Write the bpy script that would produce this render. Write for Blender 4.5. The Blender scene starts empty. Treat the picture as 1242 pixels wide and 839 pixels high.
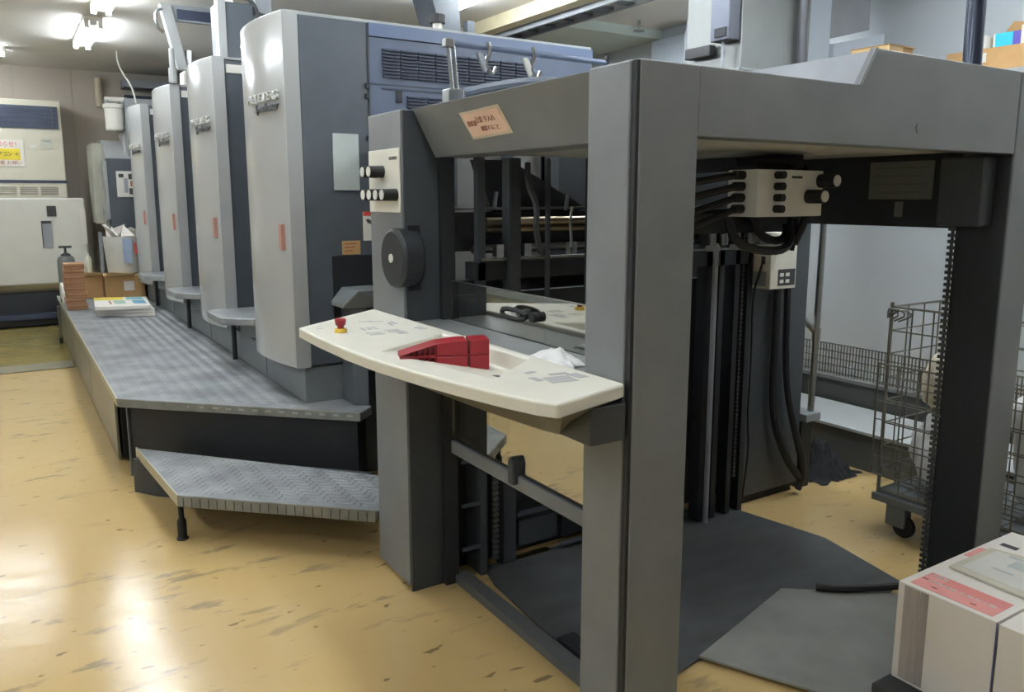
import bpy, bmesh, math, random
from mathutils import Vector, Matrix, noise
random.seed(7)
R = math.radians
SC = bpy.context.scene
COL = SC.collection

# ------------------------------------------------------------------ camera
cd = bpy.data.cameras.new('camera'); cam = bpy.data.objects.new('camera', cd); COL.objects.link(cam)
cam.location = (0, 0, 1.5)
cam.rotation_euler = (R(90 - 9.306), 0, R(-32.357))
cd.sensor_fit = 'HORIZONTAL'; cd.sensor_width = 36.0
cd.lens = 36.0 * 967.25 / 1242.0
cd.shift_x = 0.0; cd.shift_y = -22.0 / 1242.0
cd.clip_start = 0.05
SC.camera = cam
# ------------------------------------------------------------------ world, exposure
w = bpy.data.worlds.new('world'); SC.world = w; w.use_nodes = True
w.node_tree.nodes['Background'].inputs[0].default_value = (0.75, 0.8, 0.9, 1)
w.node_tree.nodes['Background'].inputs[1].default_value = 0.25
SC.view_settings.view_transform = 'Standard'; SC.view_settings.look = 'None'
SC.view_settings.exposure = 0.88; SC.view_settings.gamma = 1.0
SC.view_settings.use_curve_mapping = False
TUBE = 34.0        # emission of the fluorescent tubes

# ------------------------------------------------------------------ materials
def lin(c):
    return tuple(((v/255)/12.92 if v/255 <= .04045 else ((v/255+.055)/1.055)**2.4) for v in c) + (1,)
MATS = {}
def mat(name, rgb, rough=.5, metal=0.0, var=.08, scale=6.0, bump=0.0, bscale=300.0, spec=.5, stretch=(1, 1, 1), rgb2=None):
    if name in MATS: return MATS[name]
    m = bpy.data.materials.new(name); m.use_nodes = True; nt = m.node_tree; N = nt.nodes; L = nt.links
    b = N['Principled BSDF']; b.inputs['Roughness'].default_value = rough; b.inputs['Metallic'].default_value = metal
    b.inputs['Specular IOR Level'].default_value = spec
    tc = N.new('ShaderNodeTexCoord'); mp = N.new('ShaderNodeMapping'); mp.inputs['Scale'].default_value = stretch
    L.new(tc.outputs['Object'], mp.inputs[0])
    nz = N.new('ShaderNodeTexNoise'); nz.inputs['Scale'].default_value = scale; nz.inputs['Detail'].default_value = 4
    L.new(mp.outputs[0], nz.inputs['Vector'])
    cr = N.new('ShaderNodeValToRGB')
    c = lin(rgb); c2 = lin(rgb2) if rgb2 else None
    cr.color_ramp.elements[0].position = .3; cr.color_ramp.elements[1].position = .7
    cr.color_ramp.elements[0].color = c2 or tuple(max(0, v*(1-var)) for v in c[:3]) + (1,)
    cr.color_ramp.elements[1].color = c if c2 else tuple(min(1, v*(1+var)) for v in c[:3]) + (1,)
    L.new(nz.outputs[0], cr.inputs[0]); L.new(cr.outputs[0], b.inputs['Base Color'])
    if bump > 0:
        n2 = N.new('ShaderNodeTexNoise'); n2.inputs['Scale'].default_value = bscale; n2.inputs['Detail'].default_value = 2
        L.new(mp.outputs[0], n2.inputs['Vector'])
        bp = N.new('ShaderNodeBump'); bp.inputs['Strength'].default_value = bump; bp.inputs['Distance'].default_value = .002
        L.new(n2.outputs[0], bp.inputs['Height']); L.new(bp.outputs[0], b.inputs['Normal'])
    MATS[name] = m; return m
def emis(name, rgb, s):
    m = bpy.data.materials.new(name); m.use_nodes = True; b = m.node_tree.nodes['Principled BSDF']
    b.inputs['Base Color'].default_value = (.9, .9, .9, 1)
    b.inputs['Emission Color'].default_value = tuple(rgb) + (1,); b.inputs['Emission Strength'].default_value = s
    return m
M_grey = mat('machine_grey_paint', (116, 119, 122), .42, bump=.25, bscale=420)
M_dark = mat('machine_dark_paint', (62, 66, 70), .42, bump=.2, bscale=420)
M_side = mat('unit_side_paint', (80, 86, 93), .38, bump=.15, bscale=300)
M_blue = mat('header_blue_paint', (84, 100, 130), .35)
M_cover = mat('cover_light_grey', (170, 172, 171), .17, var=.03, scale=3)
M_cover2 = mat('cover_edge_grey', (152, 154, 154), .35, var=.03)
M_black = mat('black_paint', (34, 37, 40), .5)
M_rubber = mat('black_rubber', (20, 21, 23), .55)
M_plinth = mat('plinth_grey', (112, 117, 119), .45)
M_cream = mat('console_cream', (224, 221, 208), .38, var=.025, scale=12)
M_creamd = mat('basin_cream', (205, 198, 184), .45, var=.04, scale=10)
M_print = mat('panel_print', (176, 176, 176), .5)
M_red = mat('red_plastic', (150, 26, 38), .35)
M_yel = mat('yellow_plastic', (228, 190, 70), .4)
M_steel = mat('steel', (170, 172, 172), .28, metal=1.0, var=.06, scale=20)
M_brass = mat('roller_brass', (170, 158, 134), .3, metal=1.0)
M_tread = mat('tread_plate', (158, 161, 162), .42, metal=.25, var=.25, scale=5, rgb2=(118, 122, 125))
M_lip = mat('tread_lip', (128, 130, 126), .45, metal=.2, var=.2, scale=14)
M_skirt = mat('skirt_metal', (122, 120, 108), .3, var=.06)
M_white = mat('white_paint', (216, 214, 206), .5, var=.03)
M_paper = mat('paper_white', (226, 220, 212), .7, var=.02, scale=3)
M_cloth = mat('white_cloth', (222, 222, 220), .9, var=.04, scale=30, bump=.3, bscale=500)
M_card = mat('cardboard', (184, 146, 98), .8, var=.06, scale=12)
M_cardl = mat('cardboard_light', (222, 190, 140), .75, var=.04)
M_brown = mat('kraft_brown', (158, 118, 88), .75, var=.12, scale=20)
M_beige = mat('ac_beige', (206, 200, 182), .5, var=.02)
M_navy = mat('grille_navy', (56, 64, 84), .45)
M_plate = mat('floor_plate', (148, 149, 143), .38, metal=.2, var=.15, scale=5)
M_mat = mat('floor_mat', (78, 80, 80), .38, var=.25, scale=4, stretch=(1, 3, 1))
M_wire = mat('wire_zinc', (128, 125, 115), .38, metal=.7)
M_duct = mat('duct_steel', (146, 148, 146), .34, metal=.7, var=.12, scale=2)
M_boxw = mat('box_bluewhite', (196, 206, 218), .45, var=.02)
M_boxg = mat('box_grey', (150, 154, 160), .45)
M_orange = mat('orange_note', (222, 188, 166), .7, var=.05)
M_ink = mat('ink_dark', (60, 60, 62), .6)
M_inkr = mat('ink_red', (200, 70, 58), .6)
M_inkb = mat('ink_brown', (150, 92, 72), .6)
M_pink = mat('pink_print', (226, 152, 146), .65, var=.06, scale=20)
M_silver = mat('badge_silver', (200, 200, 196), .35, metal=.3)
M_badge = mat('badge_dark', (96, 98, 102), .4)
M_faded = mat('faded_red_mark', (170, 124, 112), .55)
M_steelgrey = mat('low_box_grey', (176, 180, 180), .5, var=.05)
M_lowdark = mat('low_box_dark', (84, 86, 82), .55)
M_yellowlabel = mat('yellow_label', (222, 200, 60), .55)
M_cyan = mat('cyan_print', (40, 190, 220), .45)
M_teal = mat('teal_print', (120, 170, 175), .5)
M_tint = mat('olive_tag', (140, 150, 60), .5)

def wall_mat(name, rgb):
    return mat(name, rgb, .75, var=.03, scale=1.2, bump=.15, bscale=40)
M_wallb = wall_mat('wall_beige', (186, 176, 164))
M_wallr = wall_mat('wall_greyblue', (184, 190, 194))
M_ceil = wall_mat('ceiling_paint', (230, 227, 221))
M_ceilg = wall_mat('ceiling_duct_green', (208, 218, 211))

def floor_mat():
    m = bpy.data.materials.new('painted_floor'); m.use_nodes = True; nt = m.node_tree; N = nt.nodes; L = nt.links
    b = N['Principled BSDF']; tc = N.new('ShaderNodeTexCoord')
    def nse(scale, st, detail=5, rough=.6, off=0):
        mp = N.new('ShaderNodeMapping'); mp.inputs['Scale'].default_value = st; mp.inputs['Location'].default_value = (off, off, 0)
        L.new(tc.outputs['Object'], mp.inputs[0])
        n = N.new('ShaderNodeTexNoise'); n.inputs['Scale'].default_value = scale; n.inputs['Detail'].default_value = detail
        n.inputs['Roughness'].default_value = rough; L.new(mp.outputs[0], n.inputs['Vector']); return n.outputs[0]
    def ramp(x, a, bb):
        r = N.new('ShaderNodeMapRange'); r.inputs['From Min'].default_value = a; r.inputs['From Max'].default_value = bb
        L.new(x, r.inputs[0]); return r.outputs[0]
    def mixc(f, A, B):
        x = N.new('ShaderNodeMix'); x.data_type = 'RGBA'
        L.new(f, x.inputs['Factor'])
        for s, v in ((6, A), (7, B)):
            if isinstance(v, tuple): x.inputs[s].default_value = v
            else: L.new(v, x.inputs[s])
        return x.outputs[2]
    def mul(a, bb):
        x = N.new('ShaderNodeMath'); x.operation = 'MULTIPLY'; L.new(a, x.inputs[0])
        if isinstance(bb, float): x.inputs[1].default_value = bb
        else: L.new(bb, x.inputs[1])
        return x.outputs[0]
    base = mixc(nse(1.1, (1, 1, 1)), lin((212, 184, 130)), lin((198, 168, 112)))
    worn = mul(ramp(nse(7, (.55, 1.5, 1), 5, .62, 3.1), .57, .66), ramp(nse(.9, (1, 1, 1), 2, .5, 7.7), .42, .60))
    c = mixc(worn, base, lin((158, 140, 104)))
    specks = mul(ramp(nse(16, (.6, 1.3, 1), 2, .5, 5), .68, .72), .8)
    c = mixc(specks, c, lin((120, 102, 72)))
    sep = N.new('ShaderNodeSeparateXYZ'); L.new(tc.outputs['Object'], sep.inputs[0])
    far = ramp(sep.outputs['Y'], 7.98, 8.06)                       # older olive paint beyond the channel cover
    olive = mixc(nse(2, (.5, 1, 1)), lin((150, 136, 84)), lin((168, 152, 96)))
    c = mixc(far, c, olive)
    L.new(c, b.inputs['Base Color'])
    rr = N.new('ShaderNodeMapRange'); rr.inputs['To Min'].default_value = .06; rr.inputs['To Max'].default_value = .22
    L.new(ramp(nse(9, (.45, 1.6, 1), 8, .7, 4.2), .47, .62), rr.inputs[0]); L.new(rr.outputs[0], b.inputs['Roughness'])   # scuffed streaks are duller
    bp = N.new('ShaderNodeBump'); bp.inputs['Strength'].default_value = .32; bp.inputs['Distance'].default_value = .004
    L.new(nse(10, (.5, 1.5, 1), 8, .68, 9), bp.inputs['Height']); L.new(bp.outputs[0], b.inputs['Normal'])
    return m
M_floor = floor_mat()

def guard_mat():
    m = bpy.data.materials.new('mirror_tinted_guard'); m.use_nodes = True; nt = m.node_tree; N = nt.nodes; L = nt.links
    N.remove(N['Principled BSDF'])
    g = N.new('ShaderNodeBsdfGlossy'); g.inputs['Roughness'].default_value = .01; g.inputs['Color'].default_value = (.9, .9, .86, 1)
    t = N.new('ShaderNodeBsdfTransparent'); t.inputs['Color'].default_value = (.7, .72, .72, 1)
    mx = N.new('ShaderNodeMixShader'); mx.inputs[0].default_value = .5
    L.new(t.outputs[0], mx.inputs[1]); L.new(g.outputs[0], mx.inputs[2])
    L.new(mx.outputs[0], N['Material Output'].inputs[0]); return m
M_guard = guard_mat()

# ------------------------------------------------------------------ builders
ORG = {}
def tag(o, label=None, cat=None, group=None, kind=None):
    if label: o['label'] = label
    if cat: o['category'] = cat
    if group: o['group'] = group
    if kind: o['kind'] = kind
    return o
def thing(name, loc, label, cat, group=None):
    o = bpy.data.objects.new(name, None); o.empty_display_size = .1; COL.objects.link(o); o.location = loc
    ORG[o.name] = Vector(loc); return tag(o, label, cat, group)
class MB:
    def __init__(s): s.bm = bmesh.new()
    def box(s, x0, x1, y0, y1, z0, z1, rot=0, piv=None):
        vs = [s.bm.verts.new((x, y, z)) for x in (x0, x1) for y in (y0, y1) for z in (z0, z1)]
        for f in ((0, 1, 3, 2), (4, 6, 7, 5), (0, 4, 5, 1), (2, 3, 7, 6), (0, 2, 6, 4), (1, 5, 7, 3)):
            s.bm.faces.new([vs[i] for i in f])
        if rot:
            p = Vector(piv or ((x0+x1)/2, (y0+y1)/2, 0)); mt = Matrix.Translation(p) @ Matrix.Rotation(R(rot), 4, 'Z') @ Matrix.Translation(-p)
            for v in vs: v.co = mt @ v.co
        return s
    def prism(s, pts, a, b, axis='z'):
        def P(u, v, t): return {'z': (u, v, t), 'y': (u, t, v), 'x': (t, u, v)}[axis]
        A = [s.bm.verts.new(P(u, v, a)) for u, v in pts]; B = [s.bm.verts.new(P(u, v, b)) for u, v in pts]
        n = len(pts); s.bm.faces.new(A); s.bm.faces.new(B[::-1])
        for i in range(n): s.bm.faces.new((A[i], B[i], B[(i+1) % n], A[(i+1) % n]))
        return s
    def hull(s, pts):
        vs = [s.bm.verts.new(p) for p in pts]; bmesh.ops.convex_hull(s.bm, input=vs); return s
    def loops(s, rings, cap=True):
        V = [[s.bm.verts.new(p) for p in r] for r in rings]
        for a, b in zip(V, V[1:]):
            n = len(a)
            for i in range(n): s.bm.faces.new((a[i], a[(i+1) % n], b[(i+1) % n], b[i]))
        if cap: s.bm.faces.new(V[0][::-1]); s.bm.faces.new(V[-1])
        return s
    def cyl(s, p0, p1, r0, r1=None, n=12):
        p0, p1 = Vector(p0), Vector(p1); d = (p1-p0).normalized()
        u = d.orthogonal().normalized(); v = d.cross(u)
        r1 = r0 if r1 is None else r1
        ring = lambda p, r: [p+(u*math.cos(2*math.pi*i/n)+v*math.sin(2*math.pi*i/n))*r for i in range(n)]
        return s.loops([ring(p0, r0), ring(p1, r1)])
    def lathe(s, c, prof, n=16):
        c = Vector(c)
        return s.loops([[c+Vector((math.cos(2*math.pi*i/n)*r, math.sin(2*math.pi*i/n)*r, z)) for i in range(n)] for r, z in prof])
    def tube(s, pts, r, n=6, smooth=0):
        P = [Vector(p) for p in pts]
        for _ in range(smooth):
            Q = [P[0]]
            for a, b in zip(P, P[1:]): Q += [a*.75+b*.25, a*.25+b*.75]
            P = Q+[P[-1]]
        rings = []; u = None
        for i, p in enumerate(P):
            d = (P[min(i+1, len(P)-1)]-P[max(i-1, 0)]).normalized()
            u = (d.orthogonal() if u is None else u-d*u.dot(d)).normalized(); v = d.cross(u)
            rings.append([p+(u*math.cos(2*math.pi*k/n)+v*math.sin(2*math.pi*k/n))*r for k in range(n)])
        return s.loops(rings)
    def obj(s, name, m, parent=None, bevel=0, smooth=False, label=None, cat=None, group=None, kind=None, seg=2, angle=40):
        bmesh.ops.recalc_face_normals(s.bm, faces=s.bm.faces)
        if parent is not None: org = ORG[parent.name]
        else:
            xs = [v.co for v in s.bm.verts]
            org = Vector(((min(v.x for v in xs)+max(v.x for v in xs))/2, (min(v.y for v in xs)+max(v.y for v in xs))/2, min(v.z for v in xs)))
        for v in s.bm.verts: v.co -= org
        me = bpy.data.meshes.new(name); s.bm.to_mesh(me); s.bm.free()
        o = bpy.data.objects.new(name, me); COL.objects.link(o); me.materials.append(m)
        if smooth:
            me.polygons.foreach_set('use_smooth', [True]*len(me.polygons)); me.set_sharp_from_angle(angle=R(angle))
        if parent is not None: o.parent = parent
        else: o.location = org
        ORG[o.name] = org
        if bevel:
            b = o.modifiers.new('bevel', 'BEVEL'); b.width = bevel; b.segments = seg; b.limit_method = 'ANGLE'; b.angle_limit = R(35)
        return tag(o, label, cat, group, kind)
def B(*a, **k): return MB().box(*a, **k)
def C(*a, **k): return MB().cyl(*a, **k)
def text(name, body, size, c, right, up, m, parent, depth=.0015, shear=0.0, width=None):
    cu = bpy.data.curves.new(name, 'FONT'); cu.body = body; cu.size = size; cu.align_x = 'CENTER'; cu.align_y = 'CENTER'
    cu.extrude = depth; cu.shear = shear; cu.resolution_u = 2
    t = bpy.data.objects.new('tmp', cu); COL.objects.link(t)
    bpy.context.view_layer.update()
    me = bpy.data.meshes.new_from_object(t.evaluated_get(bpy.context.evaluated_depsgraph_get()))
    bpy.data.objects.remove(t); bpy.data.curves.remove(cu)
    r = Vector(right).normalized(); u = Vector(up).normalized(); n = r.cross(u)
    xs = [v.co.x for v in me.vertices]; k = 1.0
    if width and xs: k = width/(max(xs)-min(xs))
    org = ORG[parent.name]
    for v in me.vertices:
        p = v.co.copy(); v.co = Vector(c)+r*p.x*k+u*p.y+n*p.z-org
    me.materials.clear(); me.materials.append(m)
    o = bpy.data.objects.new(name, me); COL.objects.link(o); o.parent = parent; ORG[o.name] = org
    return o
def kids(o): return [c for c in bpy.data.objects if c.parent == o]
def copy_tree(o, parent=None):
    c = o.copy(); COL.objects.link(c)
    if parent is not None: c.parent = parent
    for ch in kids(o): copy_tree(ch, c)
    return c
def struct(mb, name, m, parent=None, **k): return mb.obj(name, m, parent, kind='structure', **k)

# ================================================================== the room
FX0, FX1, FY0, FY1, HC = -3.6, 5.48, -4.0, 11.65, 3.07
struct(B(FX0-.2, FX1+.2, FY0-.2, FY1+.2, -.1, 0), 'floor', M_floor).location
fl = bpy.data.objects['floor']
for v in fl.data.vertices: v.co += fl.location                      # floor texture runs in room coordinates
fl.location = (0, 0, 0)
struct(B(FX0-.2, FX1+.2, FY0-.2, FY1+.2, HC, HC+.1), 'ceiling', M_ceil)
wb = struct(B(FX0-.2, FX1+.2, FY1+.015, FY1+.2, 0, HC), 'wall_back', M_wallb)
x = FX0+.06; first = None
for i in range(14):                                                 # steel wall panels with open joints
    p = B(x+.003, x+.627, FY1, FY1+.02, 0, HC)
    if first is None: first = struct(p, 'panel', M_wallb, wb); fx = x
    else:
        p.bm.free(); c = first.copy(); COL.objects.link(c); c.parent = wb; c.location.x = x-fx
    x += .63
struct(B(FX1, FX1+.2, FY0, FY1, 0, HC), 'wall_right', M_wallr)
struct(B(FX0-.2, FX0, FY0, FY1, 0, HC), 'wall_left', M_wallr)
struct(B(FX0, FX1, FY0-.2, FY0, 0, HC), 'wall_front', M_wallr)
# long beam with lit cream side, cable ladder beside it, greenish duct box
bm_ = struct(B(3.80, 3.92, 1.2, 8.2, 2.96, HC), 'ceiling_beam', mat('beam_cream', (226, 214, 180), .5))
lad = thing('cable_ladder', (4.1, 6, 2.95), 'dark steel cable ladder hung under the ceiling next to the cream beam', 'cable ladder')
for sx in (3.96, 4.16): B(sx-.012, sx+.012, 4.4, 8.0, 2.92, 2.98).obj('rail', M_boxg, lad)
rg = None
for i in range(13):
    y = 4.6+i*.26
    if rg is None: rg = B(3.97, 4.15, y-.05, y+.05, 2.935, 2.955).obj('rung', M_side, lad)
    else:
        c = rg.copy(); COL.objects.link(c); c.parent = lad; c.location.y = i*.26
for yy in (4.7, 5.8): C((3.96, yy, 2.97), (3.96, yy, HC), .006, n=6).obj('hanger_rod', M_steel, lad)
struct(B(4.02, 5.48, 5.97, 9.5, 2.985, HC), 'ceiling_duct', M_ceilg, label=None)
sp = thing('sprinkler_head', (5.0, 5.75, 2.97), 'small chrome ceiling sprinkler above the pale board', 'sprinkler')
C((5.0, 5.75, 2.98), (5.0, 5.75, 3.069), .012, n=8).obj('pipe', M_steel, sp); C((5.0, 5.75, 2.975), (5.0, 5.75, 2.985), .05, n=10).obj('rose', M_steel, sp)

# fluorescent fixtures
M_tube = emis('tube_glow', (.90, .98, 1.05), TUBE)
M_hous = mat('lamp_white', (236, 234, 228), .4)
def fixture(cx, cy, along='y', label=''):
    f = thing('ceiling_light', (cx, cy, 2.96), label, 'ceiling light', 'twin tube ceiling lights')
    def bx(a0, a1, b0, b1, z0, z1):
        return B(cx+b0, cx+b1, cy+a0, cy+a1, z0, z1) if along == 'y' else B(cx+a0, cx+a1, cy+b0, cy+b1, z0, z1)
    bx(-.62, .62, -.075, .075, 3.035, HC-.001).obj('housing', M_hous, f)
    bx(-.62, .62, -.03, .03, 3.0, 3.036).obj('spine', M_hous, f)
    for s in (-1, 1):
        p0, p1 = ((cx+s*.055, cy-.59, 3.0), (cx+s*.055, cy+.59, 3.0)) if along == 'y' else ((cx-.59, cy+s*.055, 3.0), (cx+.59, cy+s*.055, 3.0))
        C(p0, p1, .015, n=8).obj('tube', M_tube, f, smooth=True)
        for e in (-1, 1):
            bx(e*.605-.012, e*.605+.012, s*.055-.02, s*.055+.02, 2.975, 3.04).obj('lamp_holder', M_hous, f)
    return f
ORD = ['furthest', 'second', 'third', 'fourth', 'fifth', 'sixth']
def row(x, ys, where, first=0):
    for i, y in enumerate(ys):
        fixture(x, y, label='%s ceiling light from the far wall, row above %s' % (ORD[i+first], where))
row(.83, (8.83, 7.0, 5.15, 3.3, 1.45), 'the walkway and console')
fixture(-.44, 10.35, 'x', label='crosswise twin tube light near the beige back wall')
row(3.2, (5.50, 3.55, 1.7), 'the middle of the press')
row(4.5, (1.7, -.4), 'the roll cage and right wall')
fixture(4.30, 4.18, label='twin tube ceiling light above the tall steel cabinet, right of the cream beam')
row(-1.9, (8.0, 5.0, 2.0, -1.0), 'the open yellow floor, unseen and added for light')  # out-of-view row of fixtures, added to give the room more light

# ================================================================== printing units
def arc_plan(n=12):
    pts = [(1.212, 3.985), (1.176, 4.17), (1.158, 4.36), (1.165, 4.53), (1.195, 4.68), (1.285, 4.84)]
    out = []
    for i in range(len(pts)-1):                                     # Catmull-Rom through measured points
        p0 = pts[max(i-1, 0)]; p1 = pts[i]; p2 = pts[i+1]; p3 = pts[min(i+2, len(pts)-1)]
        for k in range(4):
            t = k/4
            out.append(tuple(.5*(2*b+(c-a)*t+(2*a-5*b+4*c-d)*t*t+(3*b-a-3*c+d)*t**3) for a, b, c, d in zip(p0, p1, p2, p3)))
    return out+[pts[-1]]
PLAN = arc_plan()
u = thing('printing_unit', (2.1, 3.99, 0), 'nearest printing unit with louvred end wall and light grey curved cover', 'printing unit', 'printing units in line')
B(1.287, 3.09, 3.99, 5.05, .63, 2.375).obj('body', M_side, u, bevel=.006)
B(1.285, 3.09, 3.985, 5.06, 2.375, 2.39).obj('top_plate', M_cover2, u)
MB().prism([(1.288, 3.975)]+PLAN, .63, 2.388).obj('curved_cover', M_cover, u, smooth=True, bevel=.004, angle=30)
MB().prism([(1.2125, 3.9845), (1.286, 3.9745), (1.286, 3.9685), (1.2125, 3.9785)], .63, 2.389).obj('cover_edge', M_cover2, u)
MB().prism([(1.26, 3.995), (1.26, 5.485), (3.0, 5.485), (3.0, 3.995)], 0, .625).obj('plinth', M_plinth, u, bevel=.004)
B(1.2585, 1.2615, 4.72, 4.728, .45, .63).obj('plinth_seam', M_black, u)
rv = (.036, -.37, 0)
text('maker_badge', 'HEIDELBERG', .062, (1.1665, 4.21, 1.995), rv, (0, 0, 1), M_silver, u, .006, .25, .40)
text('model_badge', 'Speedmaster', .055, (1.171, 4.16, 1.945), rv, (0, 0, 1), M_badge, u, .006, .3, .30)
MB().prism([(4.035, 1.235), (4.085, 1.235), (4.085, 1.365), (4.035, 1.365)], 1.182, 1.2005, 'x').obj('faded_label', M_faded, u)
B(1.30, 1.44, 3.982, 3.992, 2.292, 2.345).obj('maker_plate', M_white, u)
B(1.567, 1.573, 3.984, 3.992, 1.7, 2.36).obj('door_seam', M_black, u)
unit = {0: u}; UY = (0, 1.51, 3.03, 4.63)
for i in (1, 2, 3):
    c = copy_tree(u); c.location.y += UY[i]; unit[i] = c; ORG[c.name] = Vector(c.location)
    c['label'] = ['', 'second printing unit from the louvred end, a boxy steel duct standing on top',
                  'third printing unit from the louvred end, under the grey overhead arm',
                  'furthest printing unit, its cover lowest in view beside the feeder'][i]
for ch in kids(unit[3]):
    if ch.name.startswith('plinth') and 'seam' not in ch.name: ch.scale.y = .95
# little steps in the gaps in front of units two, three and four
for i, lab in ((1, 'nearest small treadplate step, between the first two light grey covers'), (2, 'small treadplate step between the second and third light grey covers'), (3, 'furthest small treadplate step, at the last light grey cover')):
    y0 = 3.99+UY[i]-.02
    g = thing('gap_step', (1.2, y0-.3, .44), lab, 'step', 'small steps between the units')
    MB().prism([(1.07, y0-.09), (1.075, y0-.43), (1.235, y0-.60), (1.62, y0-.60), (1.62, y0-.025), (1.13, y0-.025)], .725, .77).obj('tread', M_tread, g, bevel=.006)
    MB().prism([(1.20, y0-.40), (1.27, y0-.57), (1.60, y0-.57), (1.60, y0-.03), (1.30, y0-.03)], .64, .724).obj('bracket', M_plinth, g)
    C((1.225, y0-.02-.10, .44), (1.225, y0-.02-.10, .724), .016, n=8).obj('post', M_black, g)
# end wall of the first unit, above the delivery
M_slot = mat('louvre_dark', (56, 63, 78), .6)
B(1.290, 1.646, 3.972, 3.99, .64, 2.372).obj('end_frame', M_side, u, bevel=.003)
B(1.640, 1.650, 3.968, 3.99, .64, 2.37).obj('frame_seam', M_black, u)
B(1.652, 3.09, 3.976, 3.992, 1.2, 2.305).obj('louvre_panel', mat('louvre_panel_paint', (84, 95, 116), .4), u)
B(1.652, 3.09, 3.968, 3.992, 2.31, 2.374).obj('header_strip', M_blue, u)
lv = MB()
for r in range(9):
    z = 2.250-r*.0165
    for c in range(9): lv.box(1.725+c*.102, 1.725+c*.102+.092, 3.962, 3.977, z-.0055, z+.0035)
lv.obj('louvre_slots', M_slot, u, kind='stuff')
lv = MB()
for r in range(5):
    z = 2.022-r*.0165
    for c in range(7): lv.box(1.86+c*.12, 1.86+c*.12+.11, 3.962, 3.977, z-.0055, z+.0035)
lv.obj('lower_louvre_slots', M_slot, u, kind='stuff')
B(1.652, 3.0, 3.9725, 3.977, 2.074, 2.080).obj('panel_groove', M_slot, u)
B(1.72, 2.2, 3.9725, 3.977, 2.052, 2.060).obj('panel_groove', M_slot, u)
B(1.80, 1.83, 3.966, 3.977, 1.99, 2.05).obj('latch', M_black, u)
for z in (2.062, 2.01, 1.80): B(1.625, 1.645, 3.955, 3.975, z-.012, z+.012).obj('hinge', M_black, u)
B(1.442, 1.578, 3.962, 3.973, 1.535, 1.818).obj('inspection_window', mat('window_plate', (176, 184, 182), .25), u)
B(1.592, 1.656, 3.962, 3.9695, 1.275, 1.425).obj('warning_label', M_white, u)
B(1.592, 1.656, 3.9605, 3.963, 1.403, 1.425).obj('warning_band', M_inkr, u)
MB().prism([(1.605, 1.385), (1.622, 1.388), (1.645, 1.37), (1.640, 1.35), (1.63, 1.362), (1.615, 1.366)], 3.9605, 3.963, 'y').obj('pictogram', M_ink, u)
B(1.474, 1.572, 3.964, 3.973, 1.205, 1.276).obj('orange_label', M_card, u)
for k in range(3): B(1.485, 1.555-k*.012, 3.9625, 3.9645, 1.258-k*.018, 1.264-k*.018).obj('label_line', M_inkb, u)
B(1.418, 1.66, 3.966, 3.974, .85, 1.20).obj('recess_panel', M_black, u)

# things standing on top of the units
d2 = thing('vent_stack', (1.40, 5.75, 2.39), 'blue grey upright duct box standing on the second printing unit', 'duct')
B(1.305, 1.53, 5.62, 5.86, 2.39, 2.76).obj('duct_box', M_side, d2, bevel=.008)
B(1.295, 1.345, 5.61, 5.70, 2.39, 2.775).obj('corner_post', M_cover2, d2)
B(1.355, 1.41, 5.66, 5.76, 2.76, 3.05).obj('upper_pipe', M_white, d2)
C((1.50, 5.68, 2.93), (1.505, 5.68, 2.80), .035, n=10).obj('valve', M_steel, d2)
B(1.555, 1.66, 5.66, 5.76, 2.72, 3.06).obj('riser', M_boxg, d2)
MB().tube([(1.50, 5.66, 2.82), (1.56, 5.62, 2.72), (1.53, 5.6, 2.58), (1.50, 5.62, 2.42)], .014, smooth=2).obj('hose', M_black, d2)
a3 = thing('hoist_arm', (1.4, 7.2, 2.39), 'grey overhead arm with dark slot rising from the third printing unit', 'hoist arm')
MB().prism([(1.20, 3.02), (1.29, 3.02), (1.39, 2.52), (1.31, 2.52)], 7.12, 7.20, 'y').obj('upright', M_cover2, a3, bevel=.006)
MB().prism([(1.20, 3.02), (1.95, 3.045), (2.02, 2.95), (2.02, 2.72), (1.92, 2.83), (1.86, 2.90), (1.26, 2.90)], 7.14, 7.19, 'y').obj('arm_plate', M_boxg, a3, bevel=.004)
B(1.33, 1.83, 7.125, 7.141, 2.915, 2.99).obj('arm_slot', M_navy, a3)
B(1.42, 1.50, 7.20, 7.26, 2.39, 2.62).obj('lower_post', M_boxg, a3)
MB().tube([(1.22, 7.13, 2.98), (1.165, 7.12, 2.96), (1.165, 7.12, 2.84), (1.22, 7.13, 2.80)], .014, smooth=2).obj('grab_handle', M_steel, a3)
C((1.40, 7.16, 2.52), (1.41, 7.16, 2.68), .03, n=10).obj('cylinder', M_steel, a3)
B(1.33, 1.52, 7.02, 7.2, 2.39, 2.50).obj('motor_block', mat('cream_grey', (200, 200, 190), .4), a3, bevel=.01)
C((1.245, 7.0, 2.39), (1.245, 7.0, 2.66), .022, n=10).obj('small_pipe', M_cover2, a3)
C((1.245, 7.0, 2.40), (1.245, 7.0, 2.51), .034, n=10).obj('pipe_collar', M_cover2, a3)
tp = thing('top_fittings', (2.05, 5.0, 2.39), 'cream fittings lying on top of the nearest printing unit', 'fitting')
MB().hull([(1.98, 4.6, 2.39), (2.5, 4.6, 2.39), (2.5, 5.0, 2.39), (1.98, 5.0, 2.39), (2.05, 4.7, 2.50), (2.2, 4.7, 2.52), (2.45, 4.9, 2.43)]).obj('cover', mat('cream_grey', (200, 200, 190), .4), tp)
C((2.38, 4.62, 2.39), (2.38, 4.62, 2.56), .03, n=10).obj('knob_stem', M_cream, tp); C((2.38, 4.62, 2.56), (2.38, 4.62, 2.61), .05, n=12).obj('knob', M_ink, tp)
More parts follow.
